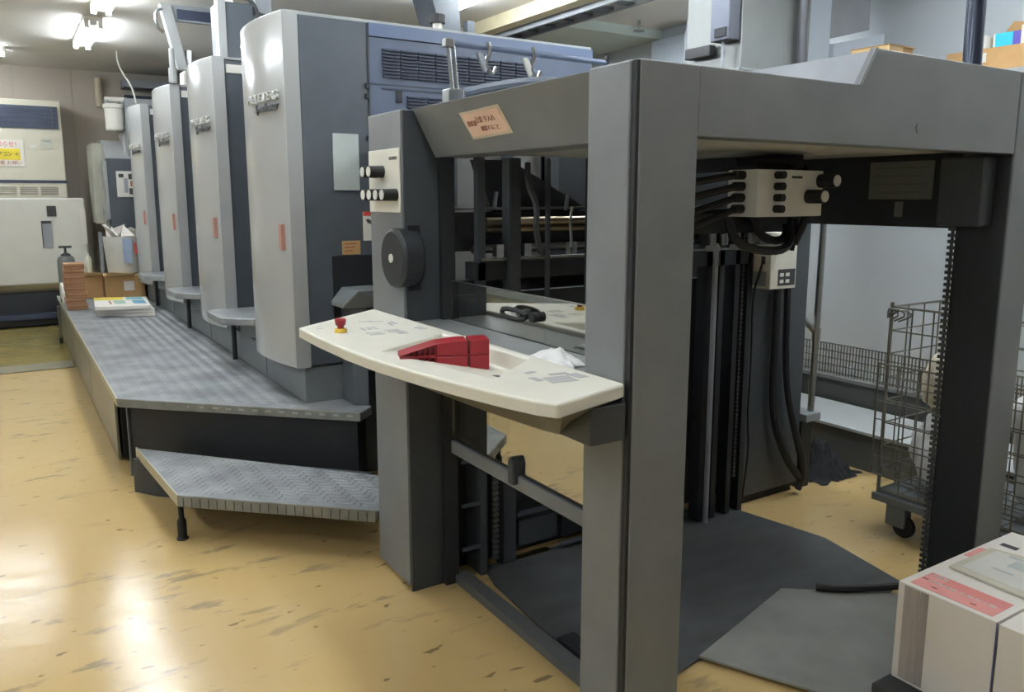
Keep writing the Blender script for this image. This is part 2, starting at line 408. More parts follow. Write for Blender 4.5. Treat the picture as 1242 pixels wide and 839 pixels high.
dh = thing('hanging_duct', (3.2, 5.2, 2.5), 'blue grey drop duct hanging from the ceiling behind the nearest printing unit', 'duct')
MB().prism([(2.72, HC), (2.98, HC), (3.02, 2.45), (2.92, 2.45)], 5.45, 5.75, 'y').obj('duct_box', M_side, dh)
B(3.06, 3.12, 5.45, 5.52, 2.40, 2.80).obj('side_pipe', M_side, dh)
nv = thing('ceiling_vent', (1.95, 6.0, 2.9), 'dark blue ceiling vent plate above the nearest printing unit', 'vent')
MB().prism([(1.74, 5.15), (2.34, 5.15), (2.24, 4.92), (1.74, 4.92)], 2.99, 3.06).obj('plate', M_navy, nv)

# ================================================================== walkway platform and step
def lozenges(inside, x0, x1, y0, y1, z, step=.034, a=.0135, b=.0045, h=.0022):
    mb = MB(); j = 0; y = y0
    while y < y1:
        x = x0+(step/2 if j % 2 else 0); k = j
        while x < x1:
            if inside(x, y):
                t = R(45 if k % 2 else -45); c, s = math.cos(t), math.sin(t)
                v = [mb.bm.verts.new((x+u_*c-w_*s, y+u_*s+w_*c, z)) for u_, w_ in ((-a, 0), (0, -b), (a, 0), (0, b))]
                t_ = [mb.bm.verts.new((x+u_*c-w_*s, y+u_*s+w_*c, z+h)) for u_, w_ in ((-a*.6, 0), (0, -b*.5), (a*.6, 0), (0, b*.5))]
                mb.bm.faces.new(t_)
                for q in range(4): mb.bm.faces.new((v[q], v[(q+1) % 4], t_[(q+1) % 4], t_[q]))
            x += step; k += 1
        y += step*.55; j += 1
    return mb
wk = thing('walkway_platform', (.85, 7.0, 0), 'long treadplate walkway platform along the curved covers', 'platform')
DECK = [(.433, 9.93), (.433, 4.607), (1.42, 3.651), (1.52, 3.745), (1.52, 3.985), (1.255, 3.985), (1.255, 9.93)]
MB().prism(DECK, .395, .44).obj('deck', M_tread, wk, bevel=.006)
lozenges(lambda x, y: .46 < x < 1.235 and y > 4.66-.969*(x-.433)+.03 and y < 9.9, .46, 1.24, 3.75, 9.9, .4402, h=.0012).obj('tread_pattern', M_tread, wk, kind='stuff')
e0, e1 = Vector((.433, 4.607, 0)), Vector((1.42, 3.651, 0)); ed = (e1-e0).normalized(); en = Vector((-ed.y, ed.x, 0))*-1
lp = MB()
MB.prism(lp, [(.431, 4.606), (1.4195, 3.649), (1.4265, 3.656), (.437, 4.617)], .396, .443); lp.obj('deck_lip', M_lip, wk, bevel=.003)
MB().prism([(.4285, 4.61), (.437, 4.61), (.437, 9.93), (.4285, 9.93)], .40, .443).obj('deck_edge', mat('deck_edge_strip', (176, 172, 154), .35, metal=.3), wk)
rb = MB()
for i in range(18):
    p = e0+ed*(.06+i*.074); rb.box(p.x-.016, p.x+.016, p.y-.002, p.y+.002, .417, .428, rot=-44)
rb.obj('lip_slots', M_steel, wk, kind='stuff')
yb = 4.93
for k, y1 in enumerate((6.46, 8.0, 9.9)):                            # the side skirt in separate metal panels
    s = B(.447, .462, yb+.009, y1-.009, .012, .392).obj('skirt_panel', M_skirt, wk, bevel=.003); yb = y1
MB().prism([(.485, 4.63), (1.425, 3.71), (1.50, 3.785), (1.50, 3.985), (.60, 4.75)], 0, .395).obj('end_panel', M_black, wk)
B(.475, 1.25, 4.9, 9.88, .02, .39).obj('frame_core', M_rubber, wk)
B(.487, .493, 4.615, 4.66, .0, .394, rot=-44).obj('corner_plate', M_plinth, wk)
B(.52, .56, 4.72, 4.76, 0, .395).obj('corner_leg', M_rubber, wk)
st = thing('step', (.9, 3.6, 0), 'low treadplate step on a single dark leg in front of the platform', 'step')
STP = [(.483, 4.397), (.538, 3.568), (1.198, 2.945), (1.30, 2.945), (1.42, 3.30)]
MB().prism(STP, .18, .22).obj('tread', M_tread, st, bevel=.004)
def in_step(x, y):
    if x < .53+.0: return False
    return y > 3.60-.945*(x-.538) + .02 and y < 4.37-1.165*(x-.483) and x < 1.36 and y > 2.96
lozenges(in_step, .54, 1.38, 2.95, 4.36, .2202, .042, .017, .006).obj('tread_pattern', M_tread, st, kind='stuff')
lp = MB(); lp.prism([(.536, 3.564), (1.196, 2.9425), (1.202, 2.949), (.545, 3.570)], .172, .2235); lp.obj('front_lip', M_lip, st, bevel=.002)
MB().prism([(.480, 4.397), (.536, 3.566), (.544, 3.568), (.488, 4.397)], .172, .2235).obj('side_lip', mat('deck_edge_strip', (176, 172, 154), .35, metal=.3), st, bevel=.002)
rb = MB(); q0, q1 = Vector((.536, 3.564, 0)), Vector((1.196, 2.9425, 0)); qd = (q1-q0).normalized()
for i in range(22):
    p = q0+qd*(.03+i*.04); rb.box(p.x-.0015, p.x+.0015, p.y-.002, p.y+.002, .175, .215, rot=-43)
rb.obj('lip_notches', M_ink, st, kind='stuff')
MB().prism([(.457, 4.355), (.54, 4.228), (1.34, 3.43), (1.42, 3.50), (.55, 4.40)], 0.0, .179).obj('box', M_dark, st)
MB().lathe((.556, 3.615, 0), [(.026, 0), (.026, .006), (.020, .012), (.020, .085), (.012, .10), (.012, .18)], 12).obj('leg', M_rubber, st, smooth=True)

# ================================================================== delivery
dl = thing('press_delivery', (2.0, 2.0, 0), 'big dark grey press delivery frame with open pile bay and console', 'press delivery')
B(1.222, 1.402, 1.394, 1.562, 0, 1.803).obj('front_post', M_grey, dl, bevel=.004)
B(1.207, 1.2215, 1.414, 1.565, 0, 1.801).obj('post_cover', M_grey, dl, bevel=.004)
B(1.212, 1.2215, 1.398, 1.412, 0, 1.800).obj('post_seam', M_black, dl)  # black strip stands in for the shade in the recessed corner groove
B(2.8625, 3.03, 1.394, 1.565, 0, 1.905).obj('rear_post', M_grey, dl, bevel=.004)
B(2.852, 2.861, 1.398, 1.562, 0, 1.638).obj('post_inner_cover', M_black, dl)
B(1.207, 1.345, 2.637, 2.93, .02, 1.803).obj('operator_column', M_grey, dl, bevel=.004)
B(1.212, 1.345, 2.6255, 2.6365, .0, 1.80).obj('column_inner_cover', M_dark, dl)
B(1.345, 1.40, 2.60, 2.90, .0, 1.64).obj('column_back', M_black, dl)
MB().prism([(1.246, 1.806), (1.335, 1.64), (1.46, 1.64), (1.46, 1.806)], 1.566, 2.625, 'y').obj('side_beam', M_grey, dl, bevel=.004)
MB().prism([(1.403, 1.641), (2.86, 1.641), (2.86, 1.905), (2.065, 1.905), (2.0, 1.803), (1.403, 1.803)], 1.396, 1.412, 'y').obj('front_beam', M_grey, dl, bevel=.003)
B(1.403, 2.86, 1.413, 1.50, 1.645, 1.80).obj('beam_core', M_grey, dl)
MB().prism([(2.02, 1.803), (2.075, 1.900), (2.86, 1.900), (2.86, 1.803)], 1.413, 2.3, 'y').obj('hump_roof', M_boxg, dl)
MB().prism([(2.002, 1.803), (2.067, 1.906), (2.080, 1.906), (2.016, 1.803)], 1.394, 1.412, 'y').obj('hump_edge', M_cover2, dl)
C((2.30, 1.393, 1.70), (2.30, 1.397, 1.70), .014, n=16).obj('plug', M_grey, dl)
B(1.46, 2.0, 1.50, 2.62, 1.775, 1.80).obj('roof_plate', M_grey, dl)
B(1.42, 2.865, 1.505, 2.6, 1.655, 1.668).obj('roof_lining', mat('lining_grey', (196, 196, 190), .5), dl)
B(2.45, 2.50, 1.95, 2.58, 1.60, 1.653).obj('chain_guide', M_black, dl)
B(2.872, 2.97, 1.568, 2.6, 1.39, 1.80).obj('drive_beam', M_black, dl)
sg = B(2.866, 2.871, 1.666, 1.922, 1.492, 1.632).obj('sign_plate', mat('sign_grey', (112, 114, 110), .45), dl)
for k in range(4): B(2.8645, 2.8662, 1.69+.02*(k % 2), 1.90, 1.605-k*.03, 1.611-k*.03).obj('sign_line', mat('sign_print', (98, 100, 96), .5), sg)
B(2.866, 2.871, 1.779, 1.81, 1.426, 1.483).obj('tag', mat('sign_grey', (112, 114, 110), .45), dl)
B(2.78, 2.851, 1.44, 1.60, 1.40, 1.637).obj('chain_housing', M_dark, dl, bevel=.01)
def chain(name, x, y, z0, z1, parent, w=.012, pitch=.02, ax='y'):
    mb = MB(); z = z0
    while z < z1:
        if ax == 'y': mb.box(x-.006, x+.006, y-w, y+w, z, z+pitch*.55)
        else: mb.box(x-w, x+w, y-.006, y+.006, z, z+pitch*.55)
        z += pitch
    mb.box(x-.004, x+.004, y-.004, y+.004, z0, z1)
    return mb.obj(name, M_wire if name == 'lift_chain' else M_steel, parent, kind='stuff')
M_chain = mat('chain_dark', (92, 94, 92), .4, metal=.6)
chain('lift_chain', 2.848, 1.570, .04, 1.62, dl, .014, .022).data.materials[0] = M_chain
chain('lift_chain', 1.52, 2.52, .10, .60, dl, .012, .022, 'x').data.materials[0] = M_chain
chain('lift_chain', 2.85, 2.52, .18, 1.35, dl, .008, .02, 'x').data.materials[0] = M_chain
# rails and guard on the operator side
B(1.372, 1.415, 1.562, 2.605, .534, .586).obj('lower_rail', M_grey, dl, bevel=.006)
B(1.385, 1.415, 1.562, 2.605, .5865, .600).obj('rail_channel', M_rubber, dl)
MB().prism([(2.13, .555), (2.165, .555), (2.165, .63), (2.155, .65), (2.14, .65), (2.13, .63)], 1.352, 1.392, 'x').obj('rail_catch', M_dark, dl, bevel=.006)
B(1.385, 1.445, 1.56, 2.62, .0, .036).obj('floor_rail', mat('rail_grey', (84, 86, 86), .42), dl, bevel=.003)
B(1.379, 1.384, 1.566, 2.598, .600, 1.195).obj('guard_pane', M_guard, dl)
B(1.378, 1.385, 1.566, 2.598, 1.1955, 1.199).obj('pane_edge', M_steel, dl)
hd = MB().tube([(1.355, 2.20, 1.132), (1.35, 2.18, 1.146), (1.35, 2.075, 1.146), (1.355, 2.05, 1.132), (1.35, 2.075, 1.118), (1.35, 2.18, 1.118), (1.355, 2.20, 1.132)], .008, 8, 1).obj('guard_handle', M_rubber, dl, smooth=True)
C((1.356, 2.03, 1.132), (1.378, 2.03, 1.132), .016, n=14).obj('handle_lock', M_rubber, dl)
B(1.346, 1.362, 2.10, 2.13, 1.130, 1.146).obj('handle_plate', M_cover2, dl)
B(1.209, 1.374, 1.568, 2.623, 1.035, 1.052).obj('counter', mat('counter_grey', (128, 132, 132), .3, var=.1, scale=14), dl)
B(1.46, 1.53, 1.72, 2.02, .012, .034).obj('floor_bracket', M_rubber, dl)
for y in (1.8, 1.92): C((1.495, y, .034), (1.495, y, .044), .012, n=8).obj('bolt', M_black, dl)
C((1.415, 1.72, .036), (1.415, 1.72, .041), .012, n=8).obj('bolt', M_black, dl)
# control panel and handwheel on the operator column
cp = B(1.200, 1.2065, 2.643, 2.918, 1.445, 1.672).obj('control_panel', M_cream, dl, bevel=.002)
text('panel_lettering', 'DELIVERY', .016, (1.1995, 2.69, 1.637), (0, -1, 0), (0, 0, 1), M_ink, cp, .0006, width=.07)
def knob(y, z, r, l, par):
    k = C((1.2, y, z), (1.2-l, y, z), r, r*.92, 16).obj('knob', M_rubber, par, smooth=True)
    C((1.2-l, y, z), (1.2-l-.003, y, z), r*.8, n=16).obj('knob_cap', M_white, par)
for y in (2.845, 2.785): knob(y, 1.592, .022, .055, cp)
for y in (2.845, 2.787, 2.728, 2.670): knob(y, 1.508, .022, .055, cp)
hw = C((1.262, 2.655, 1.283), (1.170, 2.655, 1.283), .105, .108, 40).obj('handwheel', M_black, dl, bevel=.014, smooth=True)
C((1.169, 2.655, 1.283), (1.165, 2.655, 1.283), .016, n=16).obj('wheel_cap', M_white, hw)
B(1.222, 1.266, 2.618, 2.625, 1.165, 1.40).obj('wheel_notch_shade', M_rubber, dl)  # flat dark plate paints the shade of the notch beside the wheel

# console shelf
CZ = 1.068; H_ = .032
FR = [(.809, 2.618), (.801, 2.40), (.803, 2.154), (.815, 1.967), (.838, 1.80), (.872, 1.62), (.909, 1.466), (.935, 1.38), (.960, 1.332)]
def front_x(y):
    for (xa, ya), (xb, yb_) in zip(FR, FR[1:]):
        if yb_ <= y <= ya: return xa+(xb-xa)*(ya-y)/(ya-yb_)
    return FR[-1][0]
cm = MB(); bm = cm.bm
outer = [(1.204, 2.915)]+FR+[(1.204, 1.404)]
inner = [(.878, 2.075), (.965, 1.60), (1.176, 1.775), (1.160, 2.250)]
to = [bm.verts.new((x_, y_, CZ)) for x_, y_ in outer]; bo = [bm.verts.new((x_, y_, CZ-H_)) for x_, y_ in outer]
ti = [bm.verts.new((x_, y_, CZ)) for x_, y_ in inner]
lo = [ti[0], ti[1], bm.verts.new((1.172, 1.775, CZ-.052)), bm.verts.new((1.156, 2.246, CZ-.052))]
ed_ = [bm.edges.new((to[i], to[(i+1) % len(to)])) for i in range(len(to))]+[bm.edges.new((ti[i], ti[(i+1) % 4])) for i in range(4)]
bmesh.ops.triangle_fill(bm, use_beauty=True, use_dissolve=False, edges=ed_)
for f in [f for f in bm.faces if all(v in ti for v in f.verts)]: bm.faces.remove(f)
for i in range(len(to)): bm.faces.new((to[i], to[(i+1) % len(to)], bo[(i+1) % len(to)], bo[i]))
bm.faces.new(lo)                                                    # basin floor falling away from the front rim
bm.faces.new((ti[1], ti[2], lo[2])); bm.faces.new((ti[2], ti[3], lo[3], lo[2])); bm.faces.new((ti[3], ti[0], lo[3]))
con = cm.obj('console', M_cream, dl, bevel=.007, seg=3)
ap_ = MB(); av = ap_.bm
def low(x_, y_): return (x_+(1.2-x_)*.62, y_+(2.05-y_)*.28, .925)
ra = [av.verts.new((x_+(.012 if x_ < 1.2 else 0), y_, CZ-H_+.002)) for x_, y_ in outer]
rl = [av.verts.new(low(x_, y_)) for x_, y_ in outer]
for i in range(len(ra)): av.faces.new((ra[i], ra[(i+1) % len(ra)], rl[(i+1) % len(ra)], rl[i]))
av.faces.new(rl)
ap_.obj('apron', M_skirt, con)
B(1.10, 1.206, 1.400, 1.56, .93, 1.022).obj('console_bracket', M_dark, con, bevel=.004)
es = MB().lathe((.895, 2.45, CZ), [(.020, 0), (.020, .010), (.017, .013)], 16).obj('stop_button', M_yel, con, smooth=True)
MB().lathe((.895, 2.45, CZ+.013), [(.010, 0), (.010, .006), (.016, .012), (.019, .028), (.016, .032), (.006, .033)], 16).obj('button_head', M_red, es, smooth=True)
kp = thing  # keypad prints are thin films on the console
def film(cx, cy, w_, h_, rot=0, m=M_print):
    B(cx-w_/2, cx+w_/2, cy-h_/2, cy+h_/2, CZ-.0005, CZ+.0008, rot=rot).obj('keypad_symbol', m, con)
for cx, cy, w_, h_ in ((.98, 2.47, .012, .05), (1.0, 2.47, .012, .05), (1.02, 2.47, .012, .05), (1.05, 2.40, .05, .018), (1.05, 2.37, .05, .018), (1.06, 2.34, .03, .05),
                       (.98, 2.38, .05, .014), (.98, 2.35, .05, .014), (1.10, 2.52, .012, .06), (1.12, 2.54, .012, .06), (1.08, 2.60, .05, .012), (1.05, 2.62, .05, .012),
                       (1.15, 2.37, .03, .02), (1.15, 2.40, .03, .02), (1.10, 1.52, .07, .06), (1.13, 1.57, .05, .02), (1.16, 1.53, .03, .05), (1.08, 1.62, .03, .015), (1.05, 1.55, .02, .04), (.86, 2.55, .02, .014)):
    film(cx, cy, w_, h_, random.uniform(-12, 12))
MB().lathe((1.02, 1.685, CZ-.019), [(.011, 0), (.011, .005)], 12).obj('basin_socket', M_ink, con)
MB().lathe((1.09, 1.735, CZ-.033), [(.010, 0), (.010, .005)], 12).obj('basin_socket', M_inkb, con)

# inside of the pile bay
B(1.42, 2.90, 2.72, 2.76, 0, 1.12).obj('bay_back', M_black, dl)
B(2.20, 2.95, 3.18, 3.21, 1.12, 1.76).obj('bay_back_dark', M_black, dl)
B(2.955, 2.97, 2.61, 3.9, 1.0, 1.76).obj('drive_side_wall', M_black, dl)
B(1.42, 2.90, 3.22, 3.25, 1.12, 1.76).obj('bay_back_upper', mat('bay_steel_grey', (112, 112, 108), .5), dl)
for xx, ww in ((1.52, .03), (1.66, .05), (1.98, .03), (2.2, .06), (2.55, .03), (2.75, .05)): B(xx, xx+ww, 3.15, 3.22, 1.45, 1.75).obj('bay_stiffener', M_dark, dl)
B(1.66, 2.95, 3.26, 3.96, .0, 1.76).obj('chain_case', M_black, dl)
B(1.40, 2.90, 2.62, 2.66, 1.30, 1.445).obj('suction_beam', M_black, dl)
B(1.40, 2.90, 2.60, 2.66, 1.452, 1.462).obj('cross_bar', M_steel, dl)
for z, m_, r in ((1.408, M_brass, .018), (1.378, M_brass, .012)): C((1.52, 2.585, z), (2.88, 2.585, z), r, n=10).obj('roller', m_, dl, smooth=True)
C((1.45, 2.56, 1.31), (2.88, 2.56, 1.31), .016, n=10).obj('roller', M_steel, dl, smooth=True)
C((1.45, 2.5, 1.275), (2.88, 2.5, 1.275), .006, n=8).obj('thin_bar', M_steel, dl)
B(1.43, 2.88, 2.50, 2.58, 1.20, 1.265).obj('cross_beam', M_black, dl)
for xx, yy, ww in ((1.56, 2.48, .05), (1.70, 2.44, .014), (1.86, 2.40, .02), (1.44, 2.5, .03), (2.2, 2.46, .03)):
    B(xx, xx+ww, yy, yy+ww, .62, 1.64).obj('upright_bar', M_dark, dl)
MB().prism([(1.52, 1.64), (1.68, 1.64), (2.02, 1.47), (2.02, 1.43), (1.60, 1.43)], 2.66, 2.70, 'y').obj('gripper_plate', M_black, dl)
MB().tube([(1.62, 2.45, 1.62), (1.60, 2.42, 1.54), (1.63, 2.40, 1.47), (1.62, 2.40, 1.38), (1.66, 2.42, 1.30)], .012, smooth=2).obj('air_hose', M_dark, dl, smooth=True)
MB().tube([(1.80, 2.42, 1.46), (1.76, 2.38, 1.42), (1.755, 2.36, 1.32)], .006, smooth=2).obj('air_hose', M_steel, dl, smooth=True)
for xx in (1.50, 1.62, 1.83, 2.05, 2.3): B(xx, xx+.03, 2.47, 2.5, 1.285, 1.33).obj('suction_clamp', M_steel, dl)
for xx, yy, zz in ((1.50, 2.6, 1.50), (1.58, 2.62, 1.49), (1.9, 2.6, 1.48)): C((xx, yy, zz-.03), (xx+.01, yy, zz+.03), .008, n=8).obj('pin', M_steel, dl)
B(1.95, 1.975, 2.45, 2.475, 1.18, 1.25).obj('tag_strip', M_tint, dl)
B(1.50, 1.53, 2.6, 2.72, .0, 1.1).obj('guide_rail', M_dark, dl)
B(1.62, 1.68, 2.62, 2.72, .0, 1.1).obj('guide_rail', M_dark, dl)
for z in (.12, .30, .48): B(1.42, 1.50, 2.60, 2.615, z, z+.012).obj('rung', M_side, dl)
B(1.72, 1.92, 2.66, 2.72, .05, .16).obj('foot_block', M_dark, dl); B(1.70, 1.90, 2.64, 2.66, .19, .205).obj('foot_bar', M_side, dl)
B(1.93, 2.3, 2.64, 2.72, .05, .2).obj('foot_block', M_black, dl); B(1.62, 1.86, 2.62, 2.66, .0, .014).obj('foot_strip', M_brass, dl); B(1.90, 2.2, 2.60, 2.62, .03, .04).obj('foot_bar', M_side, dl)
for xx in (2.60, 2.68, 2.78, 2.865): B(xx, xx+.03, 2.50, 2.56, .0, 1.39).obj('guide_rail', M_black, dl)
C((2.63, 2.48, .0), (2.63, 2.48, 1.3), .012, n=8).obj('guide_rod', M_boxg, dl)
for xx in (2.42, 2.56):
    C((xx, 2.30, 1.36), (xx, 2.30, 1.30), .012, n=8).obj('suction_stem', M_boxg, dl); C((xx, 2.30, 1.305), (xx, 2.30, 1.285), .03, n=10).obj('suction_foot', M_boxg, dl)
# valve box with its knobs and hoses
vb = B(2.09, 2.42, 1.80, 1.93, 1.435, 1.590).obj('valve_box', mat('valve_box_cream', (224, 224, 220), .45), dl, bevel=.003)
for k in range(4):
    z = 1.572-k*.037
    C((2.178, 1.80, z), (2.178, 1.768, z), .013, n=12).obj('small_knob', M_rubber, vb, smooth=True)
    C((2.09, 1.865, z), (2.05, 1.865, z), .015, n=10).obj('hose_socket', M_rubber, vb)
    MB().tube([(2.06, 1.865, z), (1.93, 1.90, z-.02-.01*k), (1.80, 1.98, z-.05-.02*k), (1.66, 2.1, z-.10)], .012, 8, 2).obj('outlet_hose', M_rubber, vb, smooth=True)
for xx, z in ((2.405, 1.555), (2.345, 1.502)):
    C((xx, 1.80, z), (xx, 1.735, z), .024, n=18).obj('large_knob', M_rubber, vb, smooth=True); C((xx, 1.735, z), (xx, 1.732, z), .019, n=18).obj('knob_cap', M_white, vb)
B(2.255, 2.305, 1.797, 1.8005, 1.562, 1.570).obj('valve_marking', M_ink, vb)
B(2.30, 2.50, 1.99, 2.03, 1.40, 1.64).obj('valve_hanger', M_black, dl)
B(2.02, 2.62, 2.05, 2.12, 1.37, 1.44).obj('hose_bar', M_black, dl)
for p in ([(2.30, 2.0, 1.44), (2.32, 1.98, 1.36), (2.42, 1.98, 1.335), (2.50, 2.0, 1.36), (2.50, 2.02, 1.44)], [(2.12, 1.95, 1.43), (2.14, 1.93, 1.34), (2.30, 1.93, 1.305), (2.46, 1.95, 1.315), (2.5, 2.0, 1.42)],
          [(2.44, 1.9, 1.60), (2.52, 1.92, 1.56), (2.55, 1.95, 1.45), (2.50, 1.97, 1.33)], [(2.2, 2.0, 1.62), (2.35, 1.9, 1.64), (2.46, 1.92, 1.60)]):
    MB().tube(p, .016, 8, 2).obj('bay_hose', M_rubber, dl, smooth=True)
for xx in (2.20, 2.34, 2.40): C((xx, 2.04, 1.37), (xx+.005, 2.04, 1.33), .014, n=10).obj('fitting', M_steel, dl)
MB().prism([(2.50, 1.42), (2.53, 1.42), (2.53, 1.34), (2.515, 1.30)], 1.98, 2.0, 'y').obj('hook', M_rubber, dl)
# tube rail above the delivery
tr = thing('tube_rail', (1.3, 2.45, 1.806), 'steel tube rail with clamps standing on the delivery side beam', 'rail')
B(1.262, 1.32, 2.375, 2.425, 1.807, 1.850).obj('base_clamp', M_steel, tr, bevel=.004)
for dx in (0, .018): C((1.292+dx, 2.40, 1.81), (1.274+dx, 2.40, 2.00), .007, n=8).obj('post', M_steel, tr)
C((1.26, 2.40, 1.995), (1.93, 2.40, 1.988), .010, n=10).obj('rail', mat('rail_blue_steel', (120, 132, 156), .3, metal=.5), tr, smooth=True)
B(1.258, 1.292, 2.387, 2.413, 1.98, 2.008).obj('rail_clamp', M_steel, tr, bevel=.004)
for xx in (1.42, 1.60):
    MB().tube([(xx, 2.39, 2.01), (xx+.005, 2.385, 1.98), (xx-.02, 2.38, 1.94), (xx+.01, 2.38, 1.90), (xx+.025, 2.38, 1.93)], .007, 6, 1).obj('spring_clip', M_steel, tr)
    MB().prism([(xx-.05, 1.97), (xx-.03, 1.97), (xx-.005, 1.925), (xx-.02, 1.91)], 2.375, 2.387, 'y').obj('clip_jaw', M_white if xx > 1.5 else M_boxg, tr)
C((1.93, 2.40, 1.988), (1.94, 2.40, 2.01), .012, n=8).obj('end_hook', M_black, tr)
hz = MB().tube([(1.30, 2.33, 1.832), (1.36, 2.28, 1.848), (1.45, 2.2, 1.862), (1.6, 2.16, 1.868), (1.8, 2.15, 1.835), (1.95, 2.15, 1.815)], .016, 8, 2).obj('flexible_hose', mat('hose_grey', (104, 112, 126), .5), None, smooth=True)
tag(hz, 'thick grey flexible hose lying along the top of the side beam', 'hose')
# taped orange note
nt_ = thing('orange_note', (1.28, 2.18, 1.69), 'orange handwritten note in a clear sleeve taped to the side beam', 'note')
sl = (1.335-1.246)/(1.64-1.806)
def onbeam(y, z, off): return (1.246+(z-1.806)*sl-off, y, z-off*.5)
def note(mb_pts, o0, o1):
    mb = MB(); mb.loops([[onbeam(y, z, o0) for y, z in mb_pts], [onbeam(y, z, o1) for y, z in mb_pts]]); return mb
note([(2.315, 1.766), (2.07, 1.772), (2.055, 1.690), (2.300, 1.684)], .0005, .002).obj('sleeve', mat('clear_sleeve', (206, 190, 168), .25), nt_)
note([(2.300, 1.760), (2.082, 1.764), (2.068, 1.697), (2.288, 1.692)], .002, .003).obj('sheet', M_orange, nt_)
n_ = Vector((-1, 0, sl)).normalized(); up_ = Vector((sl, 0, 1)).normalized()*1
up_ = Vector((1.246-1.335, 0, 1.806-1.64)).normalized()
for txt, sz, yy, z in (('排紙部', .020, 2.262, 1.730), ('注意 手入れ', .022, 2.175, 1.738), ('確認すること', .018, 2.165, 1.712)):
    text('handwriting', txt, sz, onbeam(yy, z, .0036), (0, -1, 0), up_, M_inkb, nt_, .0004)

# items on the console and counter
def wedge(z0, flip, lab):
    o = thing('red_wedge', (1.0, 1.9, z0), lab, 'sheet wedge', 'red wedges in the basin')
    ax = Vector((.942, -.336, 0)); ay = Vector((-ax.y, ax.x, 0)); org = Vector((.874, 1.945, 0)); sg_ = -1 if flip else 1
    def P(u_, v_, z): return tuple(org+ax*u_+ay*v_+Vector((0, 0, z0+sg_*z)))
    a_, b_ = 0.0, .075
    def hull(name, prof):
        MB().hull([P(u_, v_, z) for u_, z in prof for v_ in (a_, b_)]).obj(name, M_red, o, bevel=.0012)
    hull('base', [(0, 0), (.19, 0), (0, .003), (.19, .003)])
    hull('ramp_face', [(0, .0035), (.10, .031), (.10, .034), (0, .006)])
    for k in range(6):                                              # hollow ramp with cross ribs showing at the side
        uu = .022+k*.0145; hull('cross_rib', [(uu, .003), (uu+.003, .003), (uu, .0035+.28*uu), (uu+.003, .0035+.28*uu)])
    MB().hull([P(u_, v_, z) for u_, z in ((.03, .003), (.098, .003), (.098, .030), (.03, .010)) for v_ in (.02, .022)]).obj('web', M_red, o)
    hull('block', [(.10, .003), (.185, .003), (.10, .034), (.128, .035), (.150, .040), (.185, .041)])
    hull('head_block', [(.192, 0), (.246, 0), (.192, .041), (.246, .042)])
wedge(1.0705, True, 'lower red ribbed plastic wedge, upside down in the console basin')
wedge(1.0715, False, 'upper red ribbed plastic wedge stacked on the upside-down one')
cl = bmesh.new(); bmesh.ops.create_grid(cl, x_segments=34, y_segments=24, size=.5)
for v in cl.verts:
    a, b_ = v.co.x, v.co.y
    edge = max(0, 1-(abs(a)*2)**6)*max(0, 1-(abs(b_)*2)**6)
    rr = noise.noise(Vector((a*2.2, b_*3.6, 1.3)))+.35*noise.noise(Vector((a*6, b_*7, 4)))
    out = .15*noise.noise(Vector((a*3, b_*3, 9)))
    v.co = Vector((1.262+a*.10*(1+out)+b_*.05, 1.755+b_*.24*(1+out)+a*.05, 1.056+edge*(.008+.020*abs(rr)+.026*math.exp(-((b_+.02)**2*45+(a-.05)**2*14)))))
o = MB(); o.bm.free(); o.bm = cl
cb = o.obj('cleaning_cloth', M_cloth, None, smooth=True, angle=180)
so = cb.modifiers.new('solid', 'SOLIDIFY'); so.thickness = .003
tag(cb, 'crumpled white cleaning cloth on the grey counter behind the console', 'cloth')
gb = thing('side_guard', (1.45, 3.75, .44), 'dark slanted guard box on the platform between first unit and console', 'guard')
MB().prism([(1.452, 3.81), (1.515, 3.765), (1.60, 3.85), (1.60, 3.96), (1.452, 3.96)], .441, .95).obj('box', M_side, gb, bevel=.003)
MB().hull([(1.40, 3.96, .97), (1.40, 3.80, .97), (1.46, 3.72, 1.04), (1.46, 3.96, 1.04), (1.62, 3.72, 1.04), (1.62, 3.96, 1.04), (1.40, 3.80, .95), (1.62, 3.72, .95), (1.62, 3.96, .95), (1.40, 3.96, .95)]).obj('slanted_cover', M_plinth, gb, bevel=.003)

# floor plates in the pile bay
rm = MB().prism([(1.50, 2.50), (1.47, 2.08), (1.56, 1.66), (1.80, 1.70), (2.60, 1.60), (2.86, 1.66), (2.96, 2.08), (2.88, 2.515), (2.86, 2.65), (1.54, 2.65)], .001, .012).obj('pile_mat', M_mat, None, bevel=.002)
tag(rm, 'dark worn rubber mat on the floor of the pile bay', 'floor mat')
mp_ = MB().prism([(1.80, 1.70), (2.40, 1.86), (2.735, 1.605), (2.62, 1.30), (2.05, 1.15), (1.95, 1.40)], .0125, .022).obj('floor_plate', M_plate, None, bevel=.002)
tag(mp_, 'grey scuffed steel plate lying over the edge of the rubber mat', 'floor plate')
hf = MB().tube([(2.50, 1.78, .032), (2.55, 1.72, .036), (2.66, 1.66, .036), (2.80, 1.60, .036)], .014, 8, 1).obj('floor_hose', M_rubber, None, smooth=True)
tag(hf, 'short black hose lying on the rubber mat beside the steel plate', 'hose')

